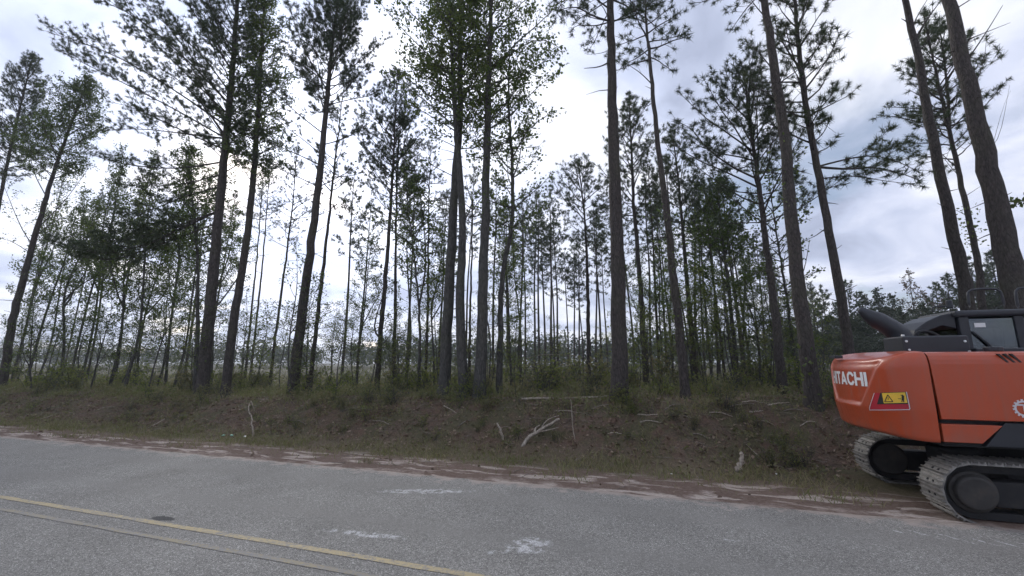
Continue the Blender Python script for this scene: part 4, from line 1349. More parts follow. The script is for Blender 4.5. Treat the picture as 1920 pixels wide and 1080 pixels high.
for i, (px, py, L, a) in enumerate([(640, 772, 40, -0.1), (700, 790, 30, 0.3), (860, 800, 24, -0.4), (1040, 772, 46, 0.12), (1110, 768, 36, -0.2), (1200, 792, 40, 0.1), (1245, 770, 30, -0.3), (1330, 775, 44, 0.2), (1365, 765, 50, -0.1),
                                    (1420, 790, 34, 0.35), (1470, 772, 40, 0.05), (1500, 800, 30, -0.2), (1300, 815, 26, 0.4), (1140, 815, 30, 0.1), (540, 790, 30, 0.2), (180, 770, 34, -0.15)]):
    stick('fallen_branch', '%s loose grey branch from the left among those scattered over the bank' % ORD[sorted([640, 700, 860, 1040, 1110, 1200, 1245, 1330, 1365, 1420, 1470, 1500, 1300, 1140, 540, 180]).index(px)],
          [(px, py), (px + L * 0.5, py + L * 0.5 * math.sin(a) - 2), (px + L, py + L * math.sin(a))], 0.014, 'pale_wood' if i % 2 else 'grey_wood', ends=[0, 0.04, 0.02], group='loose branches on the bank')
stick('twig', 'small dark twig lying on the asphalt', [(1217, 996), (1224, 995), (1232, 995)], 0.007, 'grey_bark')

LIT = [simple_mat('white_plastic', (0.75, 0.76, 0.74), 0.4, var=0.05), simple_mat('green_plastic', (0.25, 0.48, 0.36), 0.4, var=0.1)]


def crumple(name, label, px, py, size, mat, seed, cat='litter', group=None):
    r_ = np.random.default_rng(seed)
    c = on_ground(px, py)
    bm = bmesh.new()
    bmesh.ops.create_icosphere(bm, subdivisions=2, radius=size)
    for v_ in bm.verts:
        v_.co = v_.co * float(r_.uniform(0.6, 1.2))
        v_.co.z = v_.co.z * 0.5 + size * 0.45
    me = bpy.data.meshes.new(name)
    bm.to_mesh(me)
    bm.free()
    me.materials.append(mat)
    tag(link(name, me, loc=tuple(c)), label, cat, group)


crumple('crumpled_wrapper', 'white scrap of rubbish at the foot of the crooked pale stem', 459, 820, 0.045, LIT[0], 1)
crumple('plastic_bottle', 'pale green crushed bottle in the left verge grass', 434, 818, 0.05, LIT[1], 2)
crumple('plastic_bag', 'pale greenish scrap beside the crushed bottle', 419, 818, 0.055, LIT[1], 3)
crumple('paper_scrap', 'white scrap in the grass right of the log stub', 1455, 890, 0.025, LIT[0], 4)
crumple('paper_scrap', 'flat white scrap in the grass left of the log stub', 1259, 890, 0.022, LIT[0], 5)

# ------------------------------------------------------------------ excavator
def paint_mat(name, col):
    m, t, b = new_mat(name)
    tc = nd(t, 'ShaderNodeTexCoord')
    n = nd(t, 'ShaderNodeTexNoise', i_Scale=3.0, i_Detail=8.0, i_Roughness=0.7)
    lk(t, tc.outputs['Object'], n.inputs['Vector'])
    mp = nd(t, 'ShaderNodeMapping')
    mp.inputs['Scale'].default_value = (7, 7, 0.6)
    lk(t, tc.outputs['Object'], mp.inputs[0])
    st = nd(t, 'ShaderNodeTexNoise', i_Scale=2.0, i_Detail=6.0, i_Roughness=0.65)
    lk(t, mp.outputs[0], st.inputs['Vector'])
    sp = nd(t, 'ShaderNodeSeparateXYZ')
    lk(t, tc.outputs['Object'], sp.inputs[0])
    splash = mth(t, 'ADD', mth(t, 'MULTIPLY', mth(t, 'SUBTRACT', 1.25, sp.outputs[2]), 1.2), mth(t, 'MULTIPLY', mth(t, 'SUBTRACT', n.outputs[0], 0.5), 1.6))
    dust = mth(t, 'ADD', ramp(t, st.outputs[0], [(0.45, 0.0), (0.75, 0.38)]), ramp(t, splash, [(0.05, 0.0), (0.6, 0.5)]), clamp=True)
    sc_ = nd(t, 'ShaderNodeTexNoise', i_Scale=38.0, i_Detail=4.0, i_Roughness=0.8)
    lk(t, tc.outputs['Object'], sc_.inputs['Vector'])
    chip = ramp(t, sc_.outputs[0], [(0.69, 0.0), (0.73, 0.6)])
    c = mixc(t, ramp(t, n.outputs[0], [(0.3, 0.0), (0.7, 0.3)]), col, tuple(q * 0.75 for q in col))
    c = mixc(t, dust, c, (0.24, 0.105, 0.075))
    c = mixc(t, chip, c, (0.16, 0.07, 0.05))
    lk(t, c, b.inputs['Base Color'])
    lk(t, mth(t, 'ADD', 0.3, mth(t, 'MULTIPLY', dust, 0.5)), b.inputs['Roughness'])
    b.inputs['Coat Weight'].default_value = 0.3
    b.inputs['Coat Roughness'].default_value = 0.15
    bp = nd(t, 'ShaderNodeBump', i_Strength=0.06, i_Distance=0.02)
    lk(t, n.outputs[0], bp.inputs['Height'])
    lk(t, bp.outputs[0], b.inputs['Normal'])
    return m


M['orange'] = paint_mat('orange_paint', (0.44, 0.064, 0.018))
M['black_paint'] = simple_mat('black_paint', (0.022, 0.025, 0.032), 0.45, var=0.2, scale=4)
M['frame_black'] = simple_mat('frame_black', (0.014, 0.014, 0.016), 0.75, var=0.3, scale=5, dirt=(0.05, 0.042, 0.036))
M['track_steel'] = simple_mat('track_steel', (0.22, 0.21, 0.195), 0.55, metal=0.3, var=0.45, scale=9, bump=0.5, dirt=(0.10, 0.065, 0.048))
M['dirty_steel'] = simple_mat('dirty_steel', (0.045, 0.042, 0.04), 0.75, metal=0.2, var=0.35, scale=6, dirt=(0.09, 0.065, 0.05))
M['white_decal'] = simple_mat('white_decal', (0.78, 0.78, 0.78), 0.4, var=0.03)
M['grey_decal'] = simple_mat('grey_decal', (0.62, 0.58, 0.6), 0.4, var=0.05)
M['red_decal'] = simple_mat('red_decal', (0.42, 0.02, 0.035), 0.4, var=0.05)
M['yellow_decal'] = simple_mat('yellow_decal', (0.78, 0.50, 0.05), 0.4, var=0.05)
M['black_decal'] = simple_mat('black_decal', (0.015, 0.014, 0.014), 0.5, var=0.05)
M['bolt_metal'] = simple_mat('bolt_metal', (0.7, 0.7, 0.7), 0.3, metal=0.8, var=0.05)


def glass_mat():
    m, t, b = new_mat('cab_glass')
    gl = nd(t, 'ShaderNodeBsdfGlossy', i_Roughness=0.04)
    gl.inputs['Color'].default_value = (0.8, 0.85, 0.88, 1)
    tr = nd(t, 'ShaderNodeBsdfTransparent')
    tr.inputs['Color'].default_value = (0.40, 0.45, 0.48, 1)
    fr = nd(t, 'ShaderNodeFresnel', i_IOR=1.6)
    ms = nd(t, 'ShaderNodeMixShader')
    lk(t, mth(t, 'ADD', fr.outputs[0], 0.06), ms.inputs[0])
    lk(t, tr.outputs[0], ms.inputs[1])
    lk(t, gl.outputs[0], ms.inputs[2])
    lk(t, ms.outputs[0], t.nodes['Material Output'].inputs['Surface'])
    return m


M['glass'] = glass_mat()
ex_x, ex_y = tn2xy(EX_T, EX_N)
EX = empty('excavator', (ex_x, ex_y, -0.045), ROAD_ANG)
tag(EX, 'orange crawler excavator seen from behind, parked on the verge at the right edge', 'excavator')
Z0 = -0.045


def bm_obj(name, bm, mat, parent=EX, smooth=False, loc=(0, 0, 0), rot=(0, 0, 0)):
    me = bpy.data.meshes.new(name)
    bm.to_mesh(me)
    bm.free()
    me.materials.append(mat)
    if smooth:
        me.polygons.foreach_set('use_smooth', np.ones(len(me.polygons), bool))
    return link(name, me, parent, loc, rot)


def bbox_into(bm, x0, x1, y0, y1, z0, z1, bev=0.0, seg=2):
    r_ = bmesh.ops.create_cube(bm, size=1.0)
    vs = r_['verts']
    for v_ in vs:
        v_.co = Vector(((x0 + x1) / 2 + v_.co.x * (x1 - x0), (y0 + y1) / 2 + v_.co.y * (y1 - y0), (z0 + z1) / 2 + v_.co.z * (z1 - z0)))
    if bev:
        es = list({e for v_ in vs for e in v_.link_edges})
        bmesh.ops.bevel(bm, geom=es, offset=bev, segments=seg, affect='EDGES', profile=0.5)


def box(name, x0, x1, y0, y1, z0, z1, mat, parent=EX, bev=0.01, seg=2):
    bm = bmesh.new()
    bbox_into(bm, x0, x1, y0, y1, z0, z1, bev, seg)
    return bm_obj(name, bm, mat, parent)


def prism(name, prof, y0, y1, mat, parent=EX, bev=0.0):
    """profile in x,z pushed from y0 to y1"""
    bm = bmesh.new()
    a = [bm.verts.new((x, y0, z)) for x, z in prof]
    b = [bm.verts.new((x, y1, z)) for x, z in prof]
    bm.faces.new(a[::-1])
    bm.faces.new(b)
    k = len(prof)
    for i in range(k):
        bm.faces.new((a[i], a[(i + 1) % k], b[(i + 1) % k], b[i]))
    bmesh.ops.recalc_face_normals(bm, faces=bm.faces)
    if bev:
        bmesh.ops.bevel(bm, geom=list(bm.edges), offset=bev, segments=2, affect='EDGES', profile=0.5)
    return bm_obj(name, bm, mat, parent)


def pipe(name, pts, rad, mat, parent=EX, sides=10, k=18, cap=True):
    P = Plant(1)
    p, _ = resample(np.array(pts, float), k)
    rr = np.interp(np.linspace(0, 1, k), np.linspace(0, 1, len(rad)), rad) if isinstance(rad, (list, tuple)) else np.full(k, rad)
    P.tube(p, rr, sides if sides != 10 else 9)
    me = P.wood_mesh(name, mat)
    if cap:
        bm = bmesh.new()
        bm.from_mesh(me)
        bmesh.ops.holes_fill(bm, edges=[e for e in bm.edges if e.is_boundary], sides=40)
        bm.to_mesh(me)
        bm.free()
    return link(name, me, parent)


def disc(name, x, y, z, rad, depth, mat, parent=EX, seg=28, bev=0.015, axis='Y'):
    bm = bmesh.new()
    bmesh.ops.create_cone(bm, cap_ends=True, segments=seg, radius1=rad, radius2=rad, depth=depth)
    bmesh.ops.bevel(bm, geom=[e for e in bm.edges if len(e.link_faces) == 2 and any(len(f_.verts) > 6 for f_ in e.link_faces)], offset=bev, segments=2, affect='EDGES', profile=0.5)
    if axis == 'Y':
        bmesh.ops.rotate(bm, verts=bm.verts, matrix=Matrix.Rotation(math.pi / 2, 3, 'X'))
    elif axis == 'X':
        bmesh.ops.rotate(bm, verts=bm.verts, matrix=Matrix.Rotation(math.pi / 2, 3, 'Y'))
    return bm_obj(name, bm, mat, parent, loc=(x, y, z))


# --- tracks
TR, THX = 0.375, 1.37          # end radius and half-length of the straight run
PERIM = 4 * THX + 2 * math.pi * TR
NSH = 46


def track_pos(s):
    s = s % PERIM
    if s < 2 * THX:
        return (-THX + s, TR + TR, 0.0)
    s -= 2 * THX
    if s < math.pi * TR:
        a = s / TR
        return (THX + TR * math.sin(a), TR + TR * math.cos(a), a)
    s -= math.pi * TR
    if s < 2 * THX:
        return (THX - s, 0.0, math.pi)
    s -= 2 * THX
    a = math.pi + s / TR
    return (-THX + TR * math.sin(a), TR + TR * math.cos(a), a)


def shoe_mesh():
    bm = bmesh.new()
    bbox_into(bm, -0.083, 0.083, -0.25, 0.25, -0.02, 0.0)
    for gx in (-0.072, 0.0, 0.066):
        h = 0.026 if gx else 0.022
        vs = [(gx - 0.012, -0.25, 0.0), (gx + 0.012, -0.25, 0.0), (gx + 0.006, -0.25, h), (gx - 0.006, -0.25, h)]
        a = [bm.verts.new(c) for c in vs]
        b = [bm.verts.new((c[0], 0.25, c[2])) for c in vs]
        bm.faces.new(a[::-1]); bm.faces.new(b)
        for i in range(4):
            bm.faces.new((a[i], a[(i + 1) % 4], b[(i + 1) % 4], b[i]))
    bmesh.ops.recalc_face_normals(bm, faces=bm.faces)
    me = bpy.data.meshes.new('track_shoe')
    # bolt heads and the slots beside them
    n0 = len(bm.faces)
    for by_ in (-0.06, 0.06):
        bbox_into(bm, -0.052, -0.022, by_ - 0.014, by_ + 0.014, 0.0, 0.008)
    bm.faces.ensure_lookup_table()
    for i, f_ in enumerate(bm.faces):
        f_.material_index = 1 if i >= n0 else 0
    bm.to_mesh(me)
    bm.free()
    me.materials.append(M['track_steel'])
    me.materials.append(M['frame_black'])
    return me


SHOE = shoe_mesh()
for sy in (-1, 1):
    yc = sy * 1.0
    prof = []
    for q in range(13):
        a = math.pi / 2 + math.pi * q / 12
        prof.append((-THX + 0.335 * math.cos(a), TR + 0.335 * math.sin(a)))
    for q in range(13):
        a = -math.pi / 2 + math.pi * q / 12
        prof.append((THX + 0.335 * math.cos(a), TR + 0.335 * math.sin(a)))
    inner = [(x * 1.0, z) for x, z in prof]
    # link chain: a band under the shoes
    bm = bmesh.new()
    for yy in (-0.085, 0.085):
        ring_o = [(x, z) for x, z in prof]
        ring_i = [(-THX + (x + THX) * 0.72 if x < -THX else (THX + (x - THX) * 0.72 if x > THX else x), TR + (z - TR) * 0.72) for x, z in prof]
        k = len(prof)
        vo = [[bm.verts.new((x, yc + yy + dy, z)) for x, z in ring_o] for dy in (-0.03, 0.03)]
        vi = [[bm.verts.new((x, yc + yy + dy, z)) for x, z in ring_i] for dy in (-0.03, 0.03)]
        for i in range(k):
            j = (i + 1) % k
            bm.faces.new((vo[0][i], vo[0][j], vo[1][j], vo[1][i]))
            bm.faces.new((vi[0][i], vi[1][i], vi[1][j], vi[0][j]))
            bm.faces.new((vo[0][i], vi[0][i], vi[0][j], vo[0][j]))
            bm.faces.new((vo[1][i], vo[1][j], vi[1][j], vi[1][i]))
    tr = bm_obj('track', bm, M['frame_black'])
    for i in range(NSH):
        px_, pz_, a_ = track_pos((i + 0.3) * PERIM / NSH)
        # outward side of the shoe
        o = link('track_shoe', SHOE, tr, (px_, yc, pz_), (0, a_, 0))
    box('track_frame', -1.15, 1.2, yc - 0.13, yc + 0.13, 0.2, 0.52, M['frame_black'], tr, 0.02)
    for wx in (-0.75, -0.45, -0.15, 0.15, 0.45, 0.75):
        disc('track_roller', wx, yc, 0.16, 0.11, 0.30, M['dirty_steel'], tr, 18)
    disc('sprocket', -THX, yc, TR, 0.265, 0.30, M['dirty_steel'], tr, 36, 0.03)
    disc('final_drive', -THX, yc + sy * 0.16, TR, 0.215, 0.14, M['dirty_steel'], tr, 36, 0.03)
    disc('idler', THX, yc, TR, 0.27, 0.22, M['dirty_steel'], tr, 36, 0.03)
box('undercarriage', -0.85, 0.85, -0.9, 0.9, 0.34, 0.66, M['frame_black'], bev=0.05)
disc('swing_bearing', 0, 0, 0.79, 0.55, 0.28, M['frame_black'], seg=40, axis='Z')

# --- counterweight: outline in plan, swept over a shaped height
CW_HALF, CW_X0, CW_D, CW_M = 1.22, -1.65, 0.58, 2.1
_th = np.linspace(0, math.pi, 801)
_px = CW_X0 - CW_D * np.abs(np.sin(_th)) ** (2 / CW_M)
_py = -CW_HALF * np.sign(np.cos(_th)) * np.abs(np.cos(_th)) ** (2 / CW_M)
_s = np.concatenate([[0], np.cumsum(np.hypot(np.diff(_px), np.diff(_py)))])
_s = _s - _s[-1] / 2
SMAX = _s[-1]


def cw_plan(s):
    x, y = np.interp(s, _s, _px), np.interp(s, _s, _py)
    e = 0.03
    dx = np.interp(s + e, _s, _px) - np.interp(s - e, _s, _px)
    dy = np.interp(s + e, _s, _py) - np.interp(s - e, _s, _py)
    l = np.hypot(dx, dy) + 1e-9
    nx, ny = -dy / l, dx / l
    return x, y, nx, ny


def cw_point(s, v, off=0.0):
    """s along the outline, v 0 at the bottom to 1 at the top edge"""
    x, y, nx, ny = cw_plan(s)
    rear = 1 - sstep(0.55, SMAX * 0.98, np.abs(s))
    # normals must point outward (away from the machine)
    flip = np.where(nx * (x - CW_X0 - 0.4) + ny * y < 0, -1, 1)
    nx, ny = nx * flip, ny * flip
    z = (0.985 + 0.02 * rear) + v * (1.215 - 0.10 * rear)
    ins = (0.075 * np.clip((0.34 - v) / 0.34, 0, 1) + 0.05 * np.clip((0.05 - v) / 0.05, 0, 1) ** 2) * (0.25 + 0.75 * rear)
    q = np.clip((v - 0.82) / 0.18, 0, 1)
    ins = ins + 0.17 * (1 - np.sqrt(np.clip(1 - q * q, 0, 1))) * (0.6 + 0.4 * rear)
    # recessed tapering field that carries the lettering
    hw = 0.44 + 0.48 * np.clip((v - 0.36) / 0.6, 0, 1)
    fld = (1 - sstep(hw - 0.035, hw + 0.035, np.abs(s))) * sstep(0.33, 0.39, v) * (1 - sstep(0.90, 0.97, v))
    ins = ins + 0.03 * fld
    return x + nx * (off - ins), y + ny * (off - ins), z + 0 * s


ss = np.linspace(-SMAX, SMAX, 141)
vv = np.concatenate([np.linspace(0, 0.05, 5), np.linspace(0.07, 0.25, 6), np.linspace(0.27, 0.80, 28), np.linspace(0.82, 1.0, 12)])
S_, V_ = np.meshgrid(ss, vv)
X_, Y_, Z_ = cw_point(S_, V_)
rows = [np.stack([X_[i], Y_[i], Z_[i]], 1) for i in range(len(vv))]
for kf, dz in ((0.75, 0.012), (0.4, 0.02), (0.02, 0.024)):
    top = rows[-1] if kf == 0.75 else top0
    if kf == 0.75:
        top0 = rows[-1].copy()
    c = np.array([CW_X0, 0, 0])
    q = top0.copy()
    q[:, 0] = CW_X0 + (top0[:, 0] - CW_X0) * kf
    q[:, 1] = top0[:, 1] * (0.5 + 0.5 * kf)
    q[:, 2] = np.maximum(top0[:, 2], top0[:, 2] * kf + (1 - kf) * 2.2) + dz
    rows.append(q)
bot = rows[0].copy()
bot[:, 0] = CW_X0 + (bot[:, 0] - CW_X0) * 0.02
bot[:, 1] *= 0.6
rows.insert(0, bot)
v = np.concatenate(rows)
a, b_ = len(rows), len(ss)
idx = np.arange(a * b_).reshape(a, b_)
f = np.stack([idx[:-1, :-1].ravel(), idx[:-1, 1:].ravel(), idx[1:, 1:].ravel(), idx[1:, :-1].ravel()], 1)
CW = link('counterweight', mesh_np('counterweight', v, [f], M['orange'], smooth=True), EX)


def ex_world(p):
    p = np.asarray(p, float)
    x, y = tn2xy(p[..., 0] + EX_T, p[..., 1] + EX_N)
    return np.stack([x, y, p[..., 2] + Z0], -1)


_gs, _gv = np.meshgrid(np.linspace(-SMAX, 0.5, 260), np.linspace(0, 1, 160))
_gp = project(ex_world(np.stack(cw_point(_gs, _gv), -1)))


def cw_inv(px, py):
    """spot on the counterweight seen at a pixel (the near half)"""
    d = (_gp[0] - px) ** 2 + (_gp[1] - py) ** 2 + 40 * (_gs > 0.3) * 100
    i = np.argmin(d)
    return _gs.ravel()[i], _gv.ravel()[i]


def cw_quads(name, quads, mat, parent=CW, off=0.004, k=10):
    """thin plates given by corners in (s, v), wrapped over the counterweight"""
    V, F, n0 = [], [], 0
    for (p0, p1, p2, p3) in quads:
        aa, bb = np.meshgrid(np.linspace(0, 1, k + 1), np.linspace(0, 1, 4))
        s = (1 - bb) * ((1 - aa) * p0[0] + aa * p1[0]) + bb * ((1 - aa) * p3[0] + aa * p2[0])
        w = (1 - bb) * ((1 - aa) * p0[1] + aa * p1[1]) + bb * ((1 - aa) * p3[1] + aa * p2[1])
        x, y, z = cw_point(s, w, off)
        V.append(np.stack([x.ravel(), y.ravel(), z.ravel()], 1))
        ii = np.arange(4 * (k + 1)).reshape(4, k + 1) + n0
        F.append(np.stack([ii[:-1, :-1].ravel(), ii[:-1, 1:].ravel(), ii[1:, 1:].ravel(), ii[1:, :-1].ravel()], 1))
        n0 += 4 * (k + 1)
    return link(name, mesh_np(name, np.concatenate(V), F, mat), parent)


sR, vR = cw_inv(1624, 697)
TXT_HALF = abs(sR)
vt, vb = cw_inv(1616, 698)[1], cw_inv(1616, 724)[1]
# block letters from strokes in a unit cell: x0, y0, x1, y1, half width
ST = 0.10
GLYPH = {'H': ([(0.1, 0, 0.1, 1), (0.62, 0, 0.62, 1), (0.1, 0.5, 0.62, 0.5)], 0.78), 'I': ([(0.1, 0, 0.1, 1)], 0.26), 'T': ([(0.0, 0.9, 0.64, 0.9), (0.32, 0, 0.32, 0.9)], 0.68),
         'A': ([(0.08, 0, 0.36, 1), (0.64, 0, 0.36, 1), (0.2, 0.3, 0.52, 0.3)], 0.76),
         'C': ([(0.64, 0.72, 0.50, 0.89), (0.50, 0.89, 0.30, 0.91), (0.30, 0.91, 0.13, 0.74), (0.13, 0.74, 0.10, 0.5), (0.10, 0.5, 0.13, 0.26), (0.13, 0.26, 0.30, 0.09), (0.30, 0.09, 0.50, 0.11), (0.50, 0.11, 0.64, 0.28)], 0.76)}
WORD = 'HITACHI'
wid = sum(GLYPH[c][1] for c in WORD) - 0.06
cur, quads = 0.0, []
for ch in WORD:
    for (x0, y0, x1, y1) in GLYPH[ch][0]:
        dx, dy = x1 - x0, y1 - y0
        l = math.hypot(dx, dy)
        ox, oy = -dy / l * ST, dx / l * ST
        ex_, ey_ = (dx / l * 0.04, dy / l * 0.04) if ch == 'C' else (0, 0)
        cor = [(x0 - ex_ + ox, y0 - ey_ + oy), (x1 + ex_ + ox, y1 + ey_ + oy), (x1 + ex_ - ox, y1 + ey_ - oy), (x0 - ex_ - ox, y0 - ey_ - oy)]
        quads.append([(TXT_HALF - (cur + cx_) / wid * 2 * TXT_HALF, vb + min(1, max(0, cy_)) * (vt - vb)) for cx_, cy_ in cor])
    cur += GLYPH[ch][1]
cw_quads('lettering', quads, M['white_decal'], CW, 0.006, 4)

q_ = lambda *pp: [cw_inv(*p) for p in pp]
cw_quads('warning_sticker', [q_((1640, 737), (1700, 735), (1707, 767), (1631, 768))], M['red_decal'], off=0.004)
STK = bpy.data.objects['warning_sticker']
cw_quads('black_field', [q_((1651, 736), (1700, 735), (1704, 757), (1645, 758))], M['black_decal'], STK, 0.006)
cw_quads('yellow_field', [q_((1654, 737), (1698, 736), (1702, 755), (1658, 756))], M['yellow_decal'], STK, 0.008)
tri = q_((1665, 741), (1674, 753), (1660, 753))


def stroke(p, q, wd):
    dx, dy = q[0] - p[0], q[1] - p[1]
    l = math.hypot(dx, dy)
    ox, oy = -dy / l * wd, dx / l * wd
    return q_((p[0] + ox, p[1] + oy), (q[0] + ox, q[1] + oy), (q[0] - ox, q[1] - oy), (p[0] - ox, p[1] - oy))


def stroke_sv(p, q, wd):
    (a0, b0), (a1, b1) = cw_inv(*p), cw_inv(*q)
    hs = 1.215
    dx, dy = a1 - a0, (b1 - b0) * hs
    l = math.hypot(dx, dy) + 1e-9
    ox, oy = -dy / l * wd, dx / l * wd / hs
    return ((a0 + ox, b0 + oy), (a1 + ox, b1 + oy), (a1 - ox, b1 - oy), (a0 - ox, b0 - oy))


cw_quads('warning_symbol', [stroke_sv((1665.5, 740.5), (1675, 753), 0.006), stroke_sv((1675, 753), (1660, 753), 0.006), stroke_sv((1660, 753), (1665.5, 740.5), 0.006),
                            stroke_sv((1666, 745), (1666.5, 750), 0.004)], M['black_decal'], STK, 0.010, 3)
cw_quads('person_symbol', [stroke_sv((1693, 743), (1694, 751), 0.014), stroke_sv((1692.5, 740.5), (1693, 742), 0.01), stroke_sv((1690, 741), (1696, 743), 0.006), stroke_sv((1692, 751), (1691, 754), 0.006),
                           stroke_sv((1695, 751), (1695.5, 754), 0.006), stroke_sv((1685, 747), (1690, 748), 0.004)], M['black_decal'], STK, 0.010, 3)
wl = [((1640, 737), (1631, 768)), ((1631, 768.5), (1707, 767.5)), ((1700, 735), (1707, 767))]
cw_quads('sticker_edge', [stroke_sv(a, b, 0.005) for a, b in wl], M['grey_decal'], STK, 0.007)

# --- upper body
box('main_frame', -1.60, 1.25, -1.12, 1.12, 0.93, 1.32, M['frame_black'], bev=0.03)
box('engine_bay', -1.60, 0.2, -1.14, 1.14, 1.32, 2.08, M['frame_black'], bev=0.02)
# near side cover with rounded shoulder
prof = [(-1.17, 1.285), (-1.222, 1.30), (-1.222, 2.03), (-1.216, 2.09), (-1.195, 2.145), (-1.155, 2.18), (-1.09, 2.197), (-0.62, 2.205), (-0.62, 2.15), (-1.06, 2.14), (-1.15, 2.08), (-1.165, 2.0)]


def side_panel(name, x0, x1, lean, prof, mat):
    bm = bmesh.new()
    ks = 2
    A = [bm.verts.new((x0 + lean * (2.2 - z), y, z)) for y, z in prof]
    B = [bm.verts.new((x1 + lean * 0 * z, y, z)) for y, z in prof]
    k = len(prof)
    bm.faces.new(A)
    bm.faces.new(B[::-1])
    for i in range(k):
        bm.faces.new((A[i], A[(i + 1) % k], B[(i + 1) % k], B[i]))
    bmesh.ops.recalc_face_normals(bm, faces=bm.faces)
    return bm_obj(name, bm, mat)


SC = side_panel('side_cover', -1.635, -0.12, 0.03, prof, M['orange'])
mirror_prof = [(-y, z) for y, z in prof]
side_panel('side_cover', -1.635, -0.42, 0.03, mirror_prof, M['orange'])
side_panel('side_cover', -0.105, 0.95, 0.0, prof, M['orange'])
prism('lower_cover', [(-1.62, 1.0), (-1.22, 1.0), (-0.98, 1.235), (-1.62, 1.235)], -1.215, -1.12, M['orange'], bev=0.008)
prism('lower_skirt', [(-1.18, 0.96), (1.2, 0.96), (1.2, 1.27), (-0.94, 1.27)], -1.19, -1.10, M['black_paint'], bev=0.01)
# vent slits in the shoulder of the cover
for q in range(3):
    x0 = -0.90 + q * 0.065
    prism('vent_slit', [(x0, 2.165), (x0 + 0.025, 2.165), (x0 + 0.105, 2.05), (x0 + 0.08, 2.05)], -1.2255, -1.19, M['black_decal'], SC)
# gear emblem
bm = bmesh.new()
ec = (-0.74, 1.462)
NT = 16
for q in range(NT * 4):
    a0, a1 = 2 * math.pi * q / (NT * 4), 2 * math.pi * (q + 1) / (NT * 4)
    ro = 0.118 if q % 4 < 2 else 0.100
    vs = [bm.verts.new((ec[0] + rr * math.cos(aa), -1.2265, ec[1] + rr * math.sin(aa))) for rr, aa in ((0.078, a0), (ro, a0), (ro, a1), (0.078, a1))]
    bm.faces.new(vs)
for (x0, z0, x1, z1) in ((-0.07, 0.035, 0.05, 0.055), (-0.012, -0.085, 0.012, 0.05), (0.02, -0.06, 0.045, 0.04)):
    vs = [bm.verts.new((ec[0] + a_, -1.2265, ec[1] + c_)) for a_, c_ in ((x0, z0), (x1, z0), (x1, z1), (x0, z1))]
    bm.faces.new(vs)
bm_obj('gear_emblem', bm, M['grey_decal'], SC)
# deck and engine hood
box('deck', -1.60, 1.25, -0.62, 1.1, 2.08, 2.16, M['black_paint'], bev=0.01)
HD = box('engine_hood', -1.60, -0.80, -0.60, -0.02, 2.165, 2.45, M['black_paint'], bev=0.025)
for (bx_, bz_) in ((-1.56, 2.37), (-1.54, 2.24), (-0.86, 2.36), (-0.83, 2.21)):
    disc('bolt', bx_, -0.606, bz_, 0.017, 0.016, M['bolt_metal'], HD, 12, 0.003)
for (bx_, by_) in ((-1.55, -0.52), (-1.5, -0.4)):
    disc('bolt', bx_, by_, 2.462, 0.02, 0.03, M['bolt_metal'], HD, 12, 0.004, axis='Z')
pipe('exhaust_pipe', [(-1.24, 0.06, 2.25), (-1.32, 0.06, 2.52), (-1.48, 0.06, 2.68), (-1.68, 0.06, 2.82), (-1.82, 0.06, 2.96)], [0.16, 0.155, 0.145, 0.13, 0.05], M['black_paint'], sides=16)
box('rear_camera', -2.26, -2.14, 0.1, 0.34, 2.12, 2.17, M['black_paint'], bev=0.01)
disc('filler_cap', -0.70, -0.84, 2.235, 0.10, 0.07, M['black_paint'], seg=24, axis='Z')
box('storage_box', -0.72, 0.15, -0.55, 0.25, 2.165, 2.26, M['black_paint'], bev=0.02)

# --- cab on the far side
CAB = box('cab', -0.40, 1.28, 0.26, 1.20, 1.33, 2.06, M['black_paint'], bev=0.03)
for (x0, x1, y0, y1) in ((-0.40, -0.27, 0.26, 0.36), (-0.40, -0.27, 1.10, 1.20), (0.30, 0.42, 0.26, 0.34), (0.30, 0.42, 1.12, 1.20), (1.18, 1.28, 0.26, 0.35), (1.18, 1.28, 1.11, 1.20)):
    box('pillar', x0, x1, y0, y1, 2.05, 2.80, M['black_paint'], CAB, 0.012)
box('cab_roof', -0.46, 1.32, 0.22, 1.24, 2.79, 2.90, M['black_paint'], CAB, 0.035)
for (x0, x1, y0, y1, z0, z1) in ((-0.375, -0.365, 0.37, 1.09, 2.10, 2.76), (-0.26, 0.29, 0.285, 0.295, 2.10, 2.76), (0.43, 1.17, 0.285, 0.295, 2.10, 2.76), (-0.26, 0.29, 1.165, 1.175, 2.10, 2.76),
                                 (0.43, 1.17, 1.165, 1.175, 2.10, 2.76), (1.245, 1.255, 0.36, 1.10, 2.07, 2.76)):
    box('window_pane', x0, x1, y0, y1, z0, z1, M['glass'], CAB, 0.0)
box('seat', 0.15, 0.30, 0.52, 0.98, 1.9, 2.62, M['frame_black'], CAB, 0.05)
box('window_sticker', -0.20, -0.06, 0.279, 0.284, 2.62, 2.69, M['white_decal'], CAB, 0.0)
# sloping guard behind the cab
prism('rear_guard', [(-1.02, 2.50), (-0.98, 2.60), (-0.80, 2.74), (-0.60, 2.84), (-0.44, 2.87), (-0.42, 2.78), (-0.42, 2.60), (-0.60, 2.66), (-0.76, 2.60), (-0.90, 2.53)], 0.30, 1.1, M['black_paint'], bev=0.015)
pipe('hose', [(-1.05, 0.25, 2.45), (-0.95, 0.25, 2.58), (-0.80, 0.25, 2.55), (-0.68, 0.25, 2.46)], 0.03, M['frame_black'])
pipe('antenna_bracket', [(-0.62, 0.45, 2.84), (-0.62, 0.45, 2.97), (-0.60, 0.45, 3.0), (-0.36, 0.45, 3.0)], 0.011, M['black_paint'])
disc('beacon', -0.38, 0.45, 3.03, 0.045, 0.14, M['black_paint'], seg=16, axis='Z')
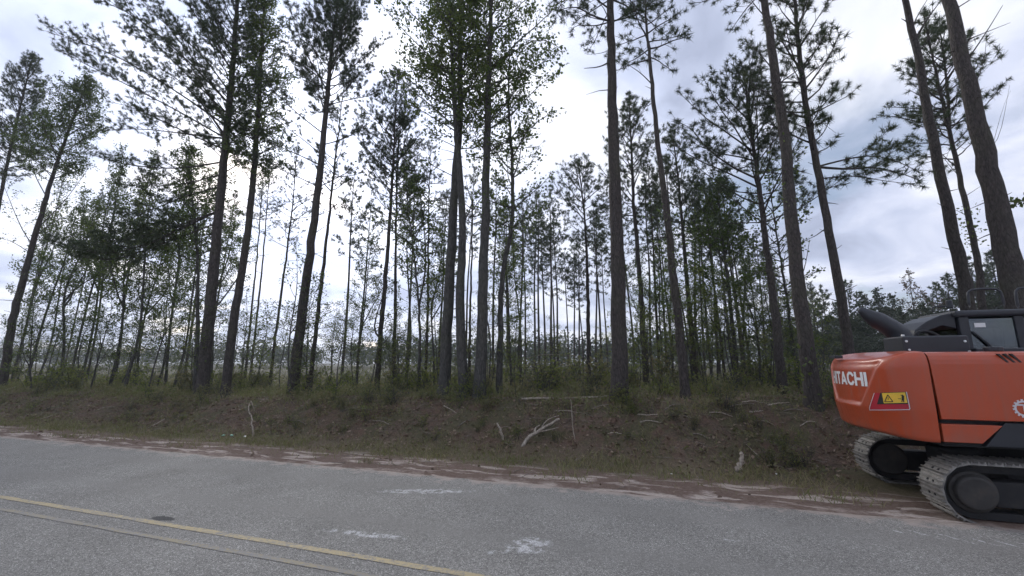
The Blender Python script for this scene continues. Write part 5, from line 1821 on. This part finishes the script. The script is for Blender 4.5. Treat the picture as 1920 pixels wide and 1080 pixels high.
# rails beside the deck
for (x0, x1, zt, yy) in ((-0.68, -0.28, 3.14, -0.52), (-0.13, 0.55, 3.14, -0.52)):
    pipe('handrail', [(x0, yy, 2.16), (x0, yy, 2.7), (x0, yy, zt - 0.06), (x0 + 0.04, yy, zt), (x1 - 0.04, yy, zt), (x1, yy, zt - 0.06), (x1, yy, 2.7), (x1, yy, 2.16)], 0.018, M['black_paint'], k=40)
pipe('wiper_arm', [(-0.25, 0.27, 2.55), (-0.05, 0.25, 2.30), (0.05, 0.25, 2.12)], 0.018, M['black_paint'])
# front work gear, beyond the edge of the view
prism('boom', [(0.55, 1.35), (0.95, 1.35), (2.3, 3.35), (4.1, 3.75), (4.15, 3.95), (3.9, 4.02), (2.1, 3.85), (1.7, 3.5)], -0.22, 0.22, M['orange'], bev=0.03)
prism('arm', [(3.85, 4.15), (4.3, 3.95), (4.9, 1.5), (4.75, 1.45), (4.0, 3.5)], -0.15, 0.15, M['orange'], bev=0.02)
prism('bucket', [(4.75, 1.5), (4.95, 1.45), (5.05, 0.9), (4.75, 0.35), (4.2, 0.25), (3.95, 0.6), (4.35, 0.75), (4.6, 1.05)], -0.42, 0.42, M['dirty_steel'], bev=0.02)
pipe('boom_cylinder', [(0.9, -0.32, 1.3), (1.6, -0.32, 2.2), (2.3, -0.30, 3.2)], 0.06, M['black_paint'])

# ------------------------------------------------------------------ even scattering volume added in place of the veiling glare of window glass
bm = bmesh.new()
bbox_into(bm, -3600, 3600, -3600, 4400, -3.0, 34.0)
hz_m = bpy.data.materials.new('veil')
hz_m.use_nodes = True
t = hz_m.node_tree
t.nodes.clear()
pv = nd(t, 'ShaderNodeVolumePrincipled', i_Density=0.0008, i_Anisotropy=0.3)
pv.inputs['Color'].default_value = (0.86, 0.90, 0.95, 1)
ou = nd(t, 'ShaderNodeOutputMaterial')
lk(t, pv.outputs[0], ou.inputs['Volume'])
tag(bm_obj('veil', bm, hz_m, None), 'thin pale haze added in place of window glare', 'veil', kind='stuff')
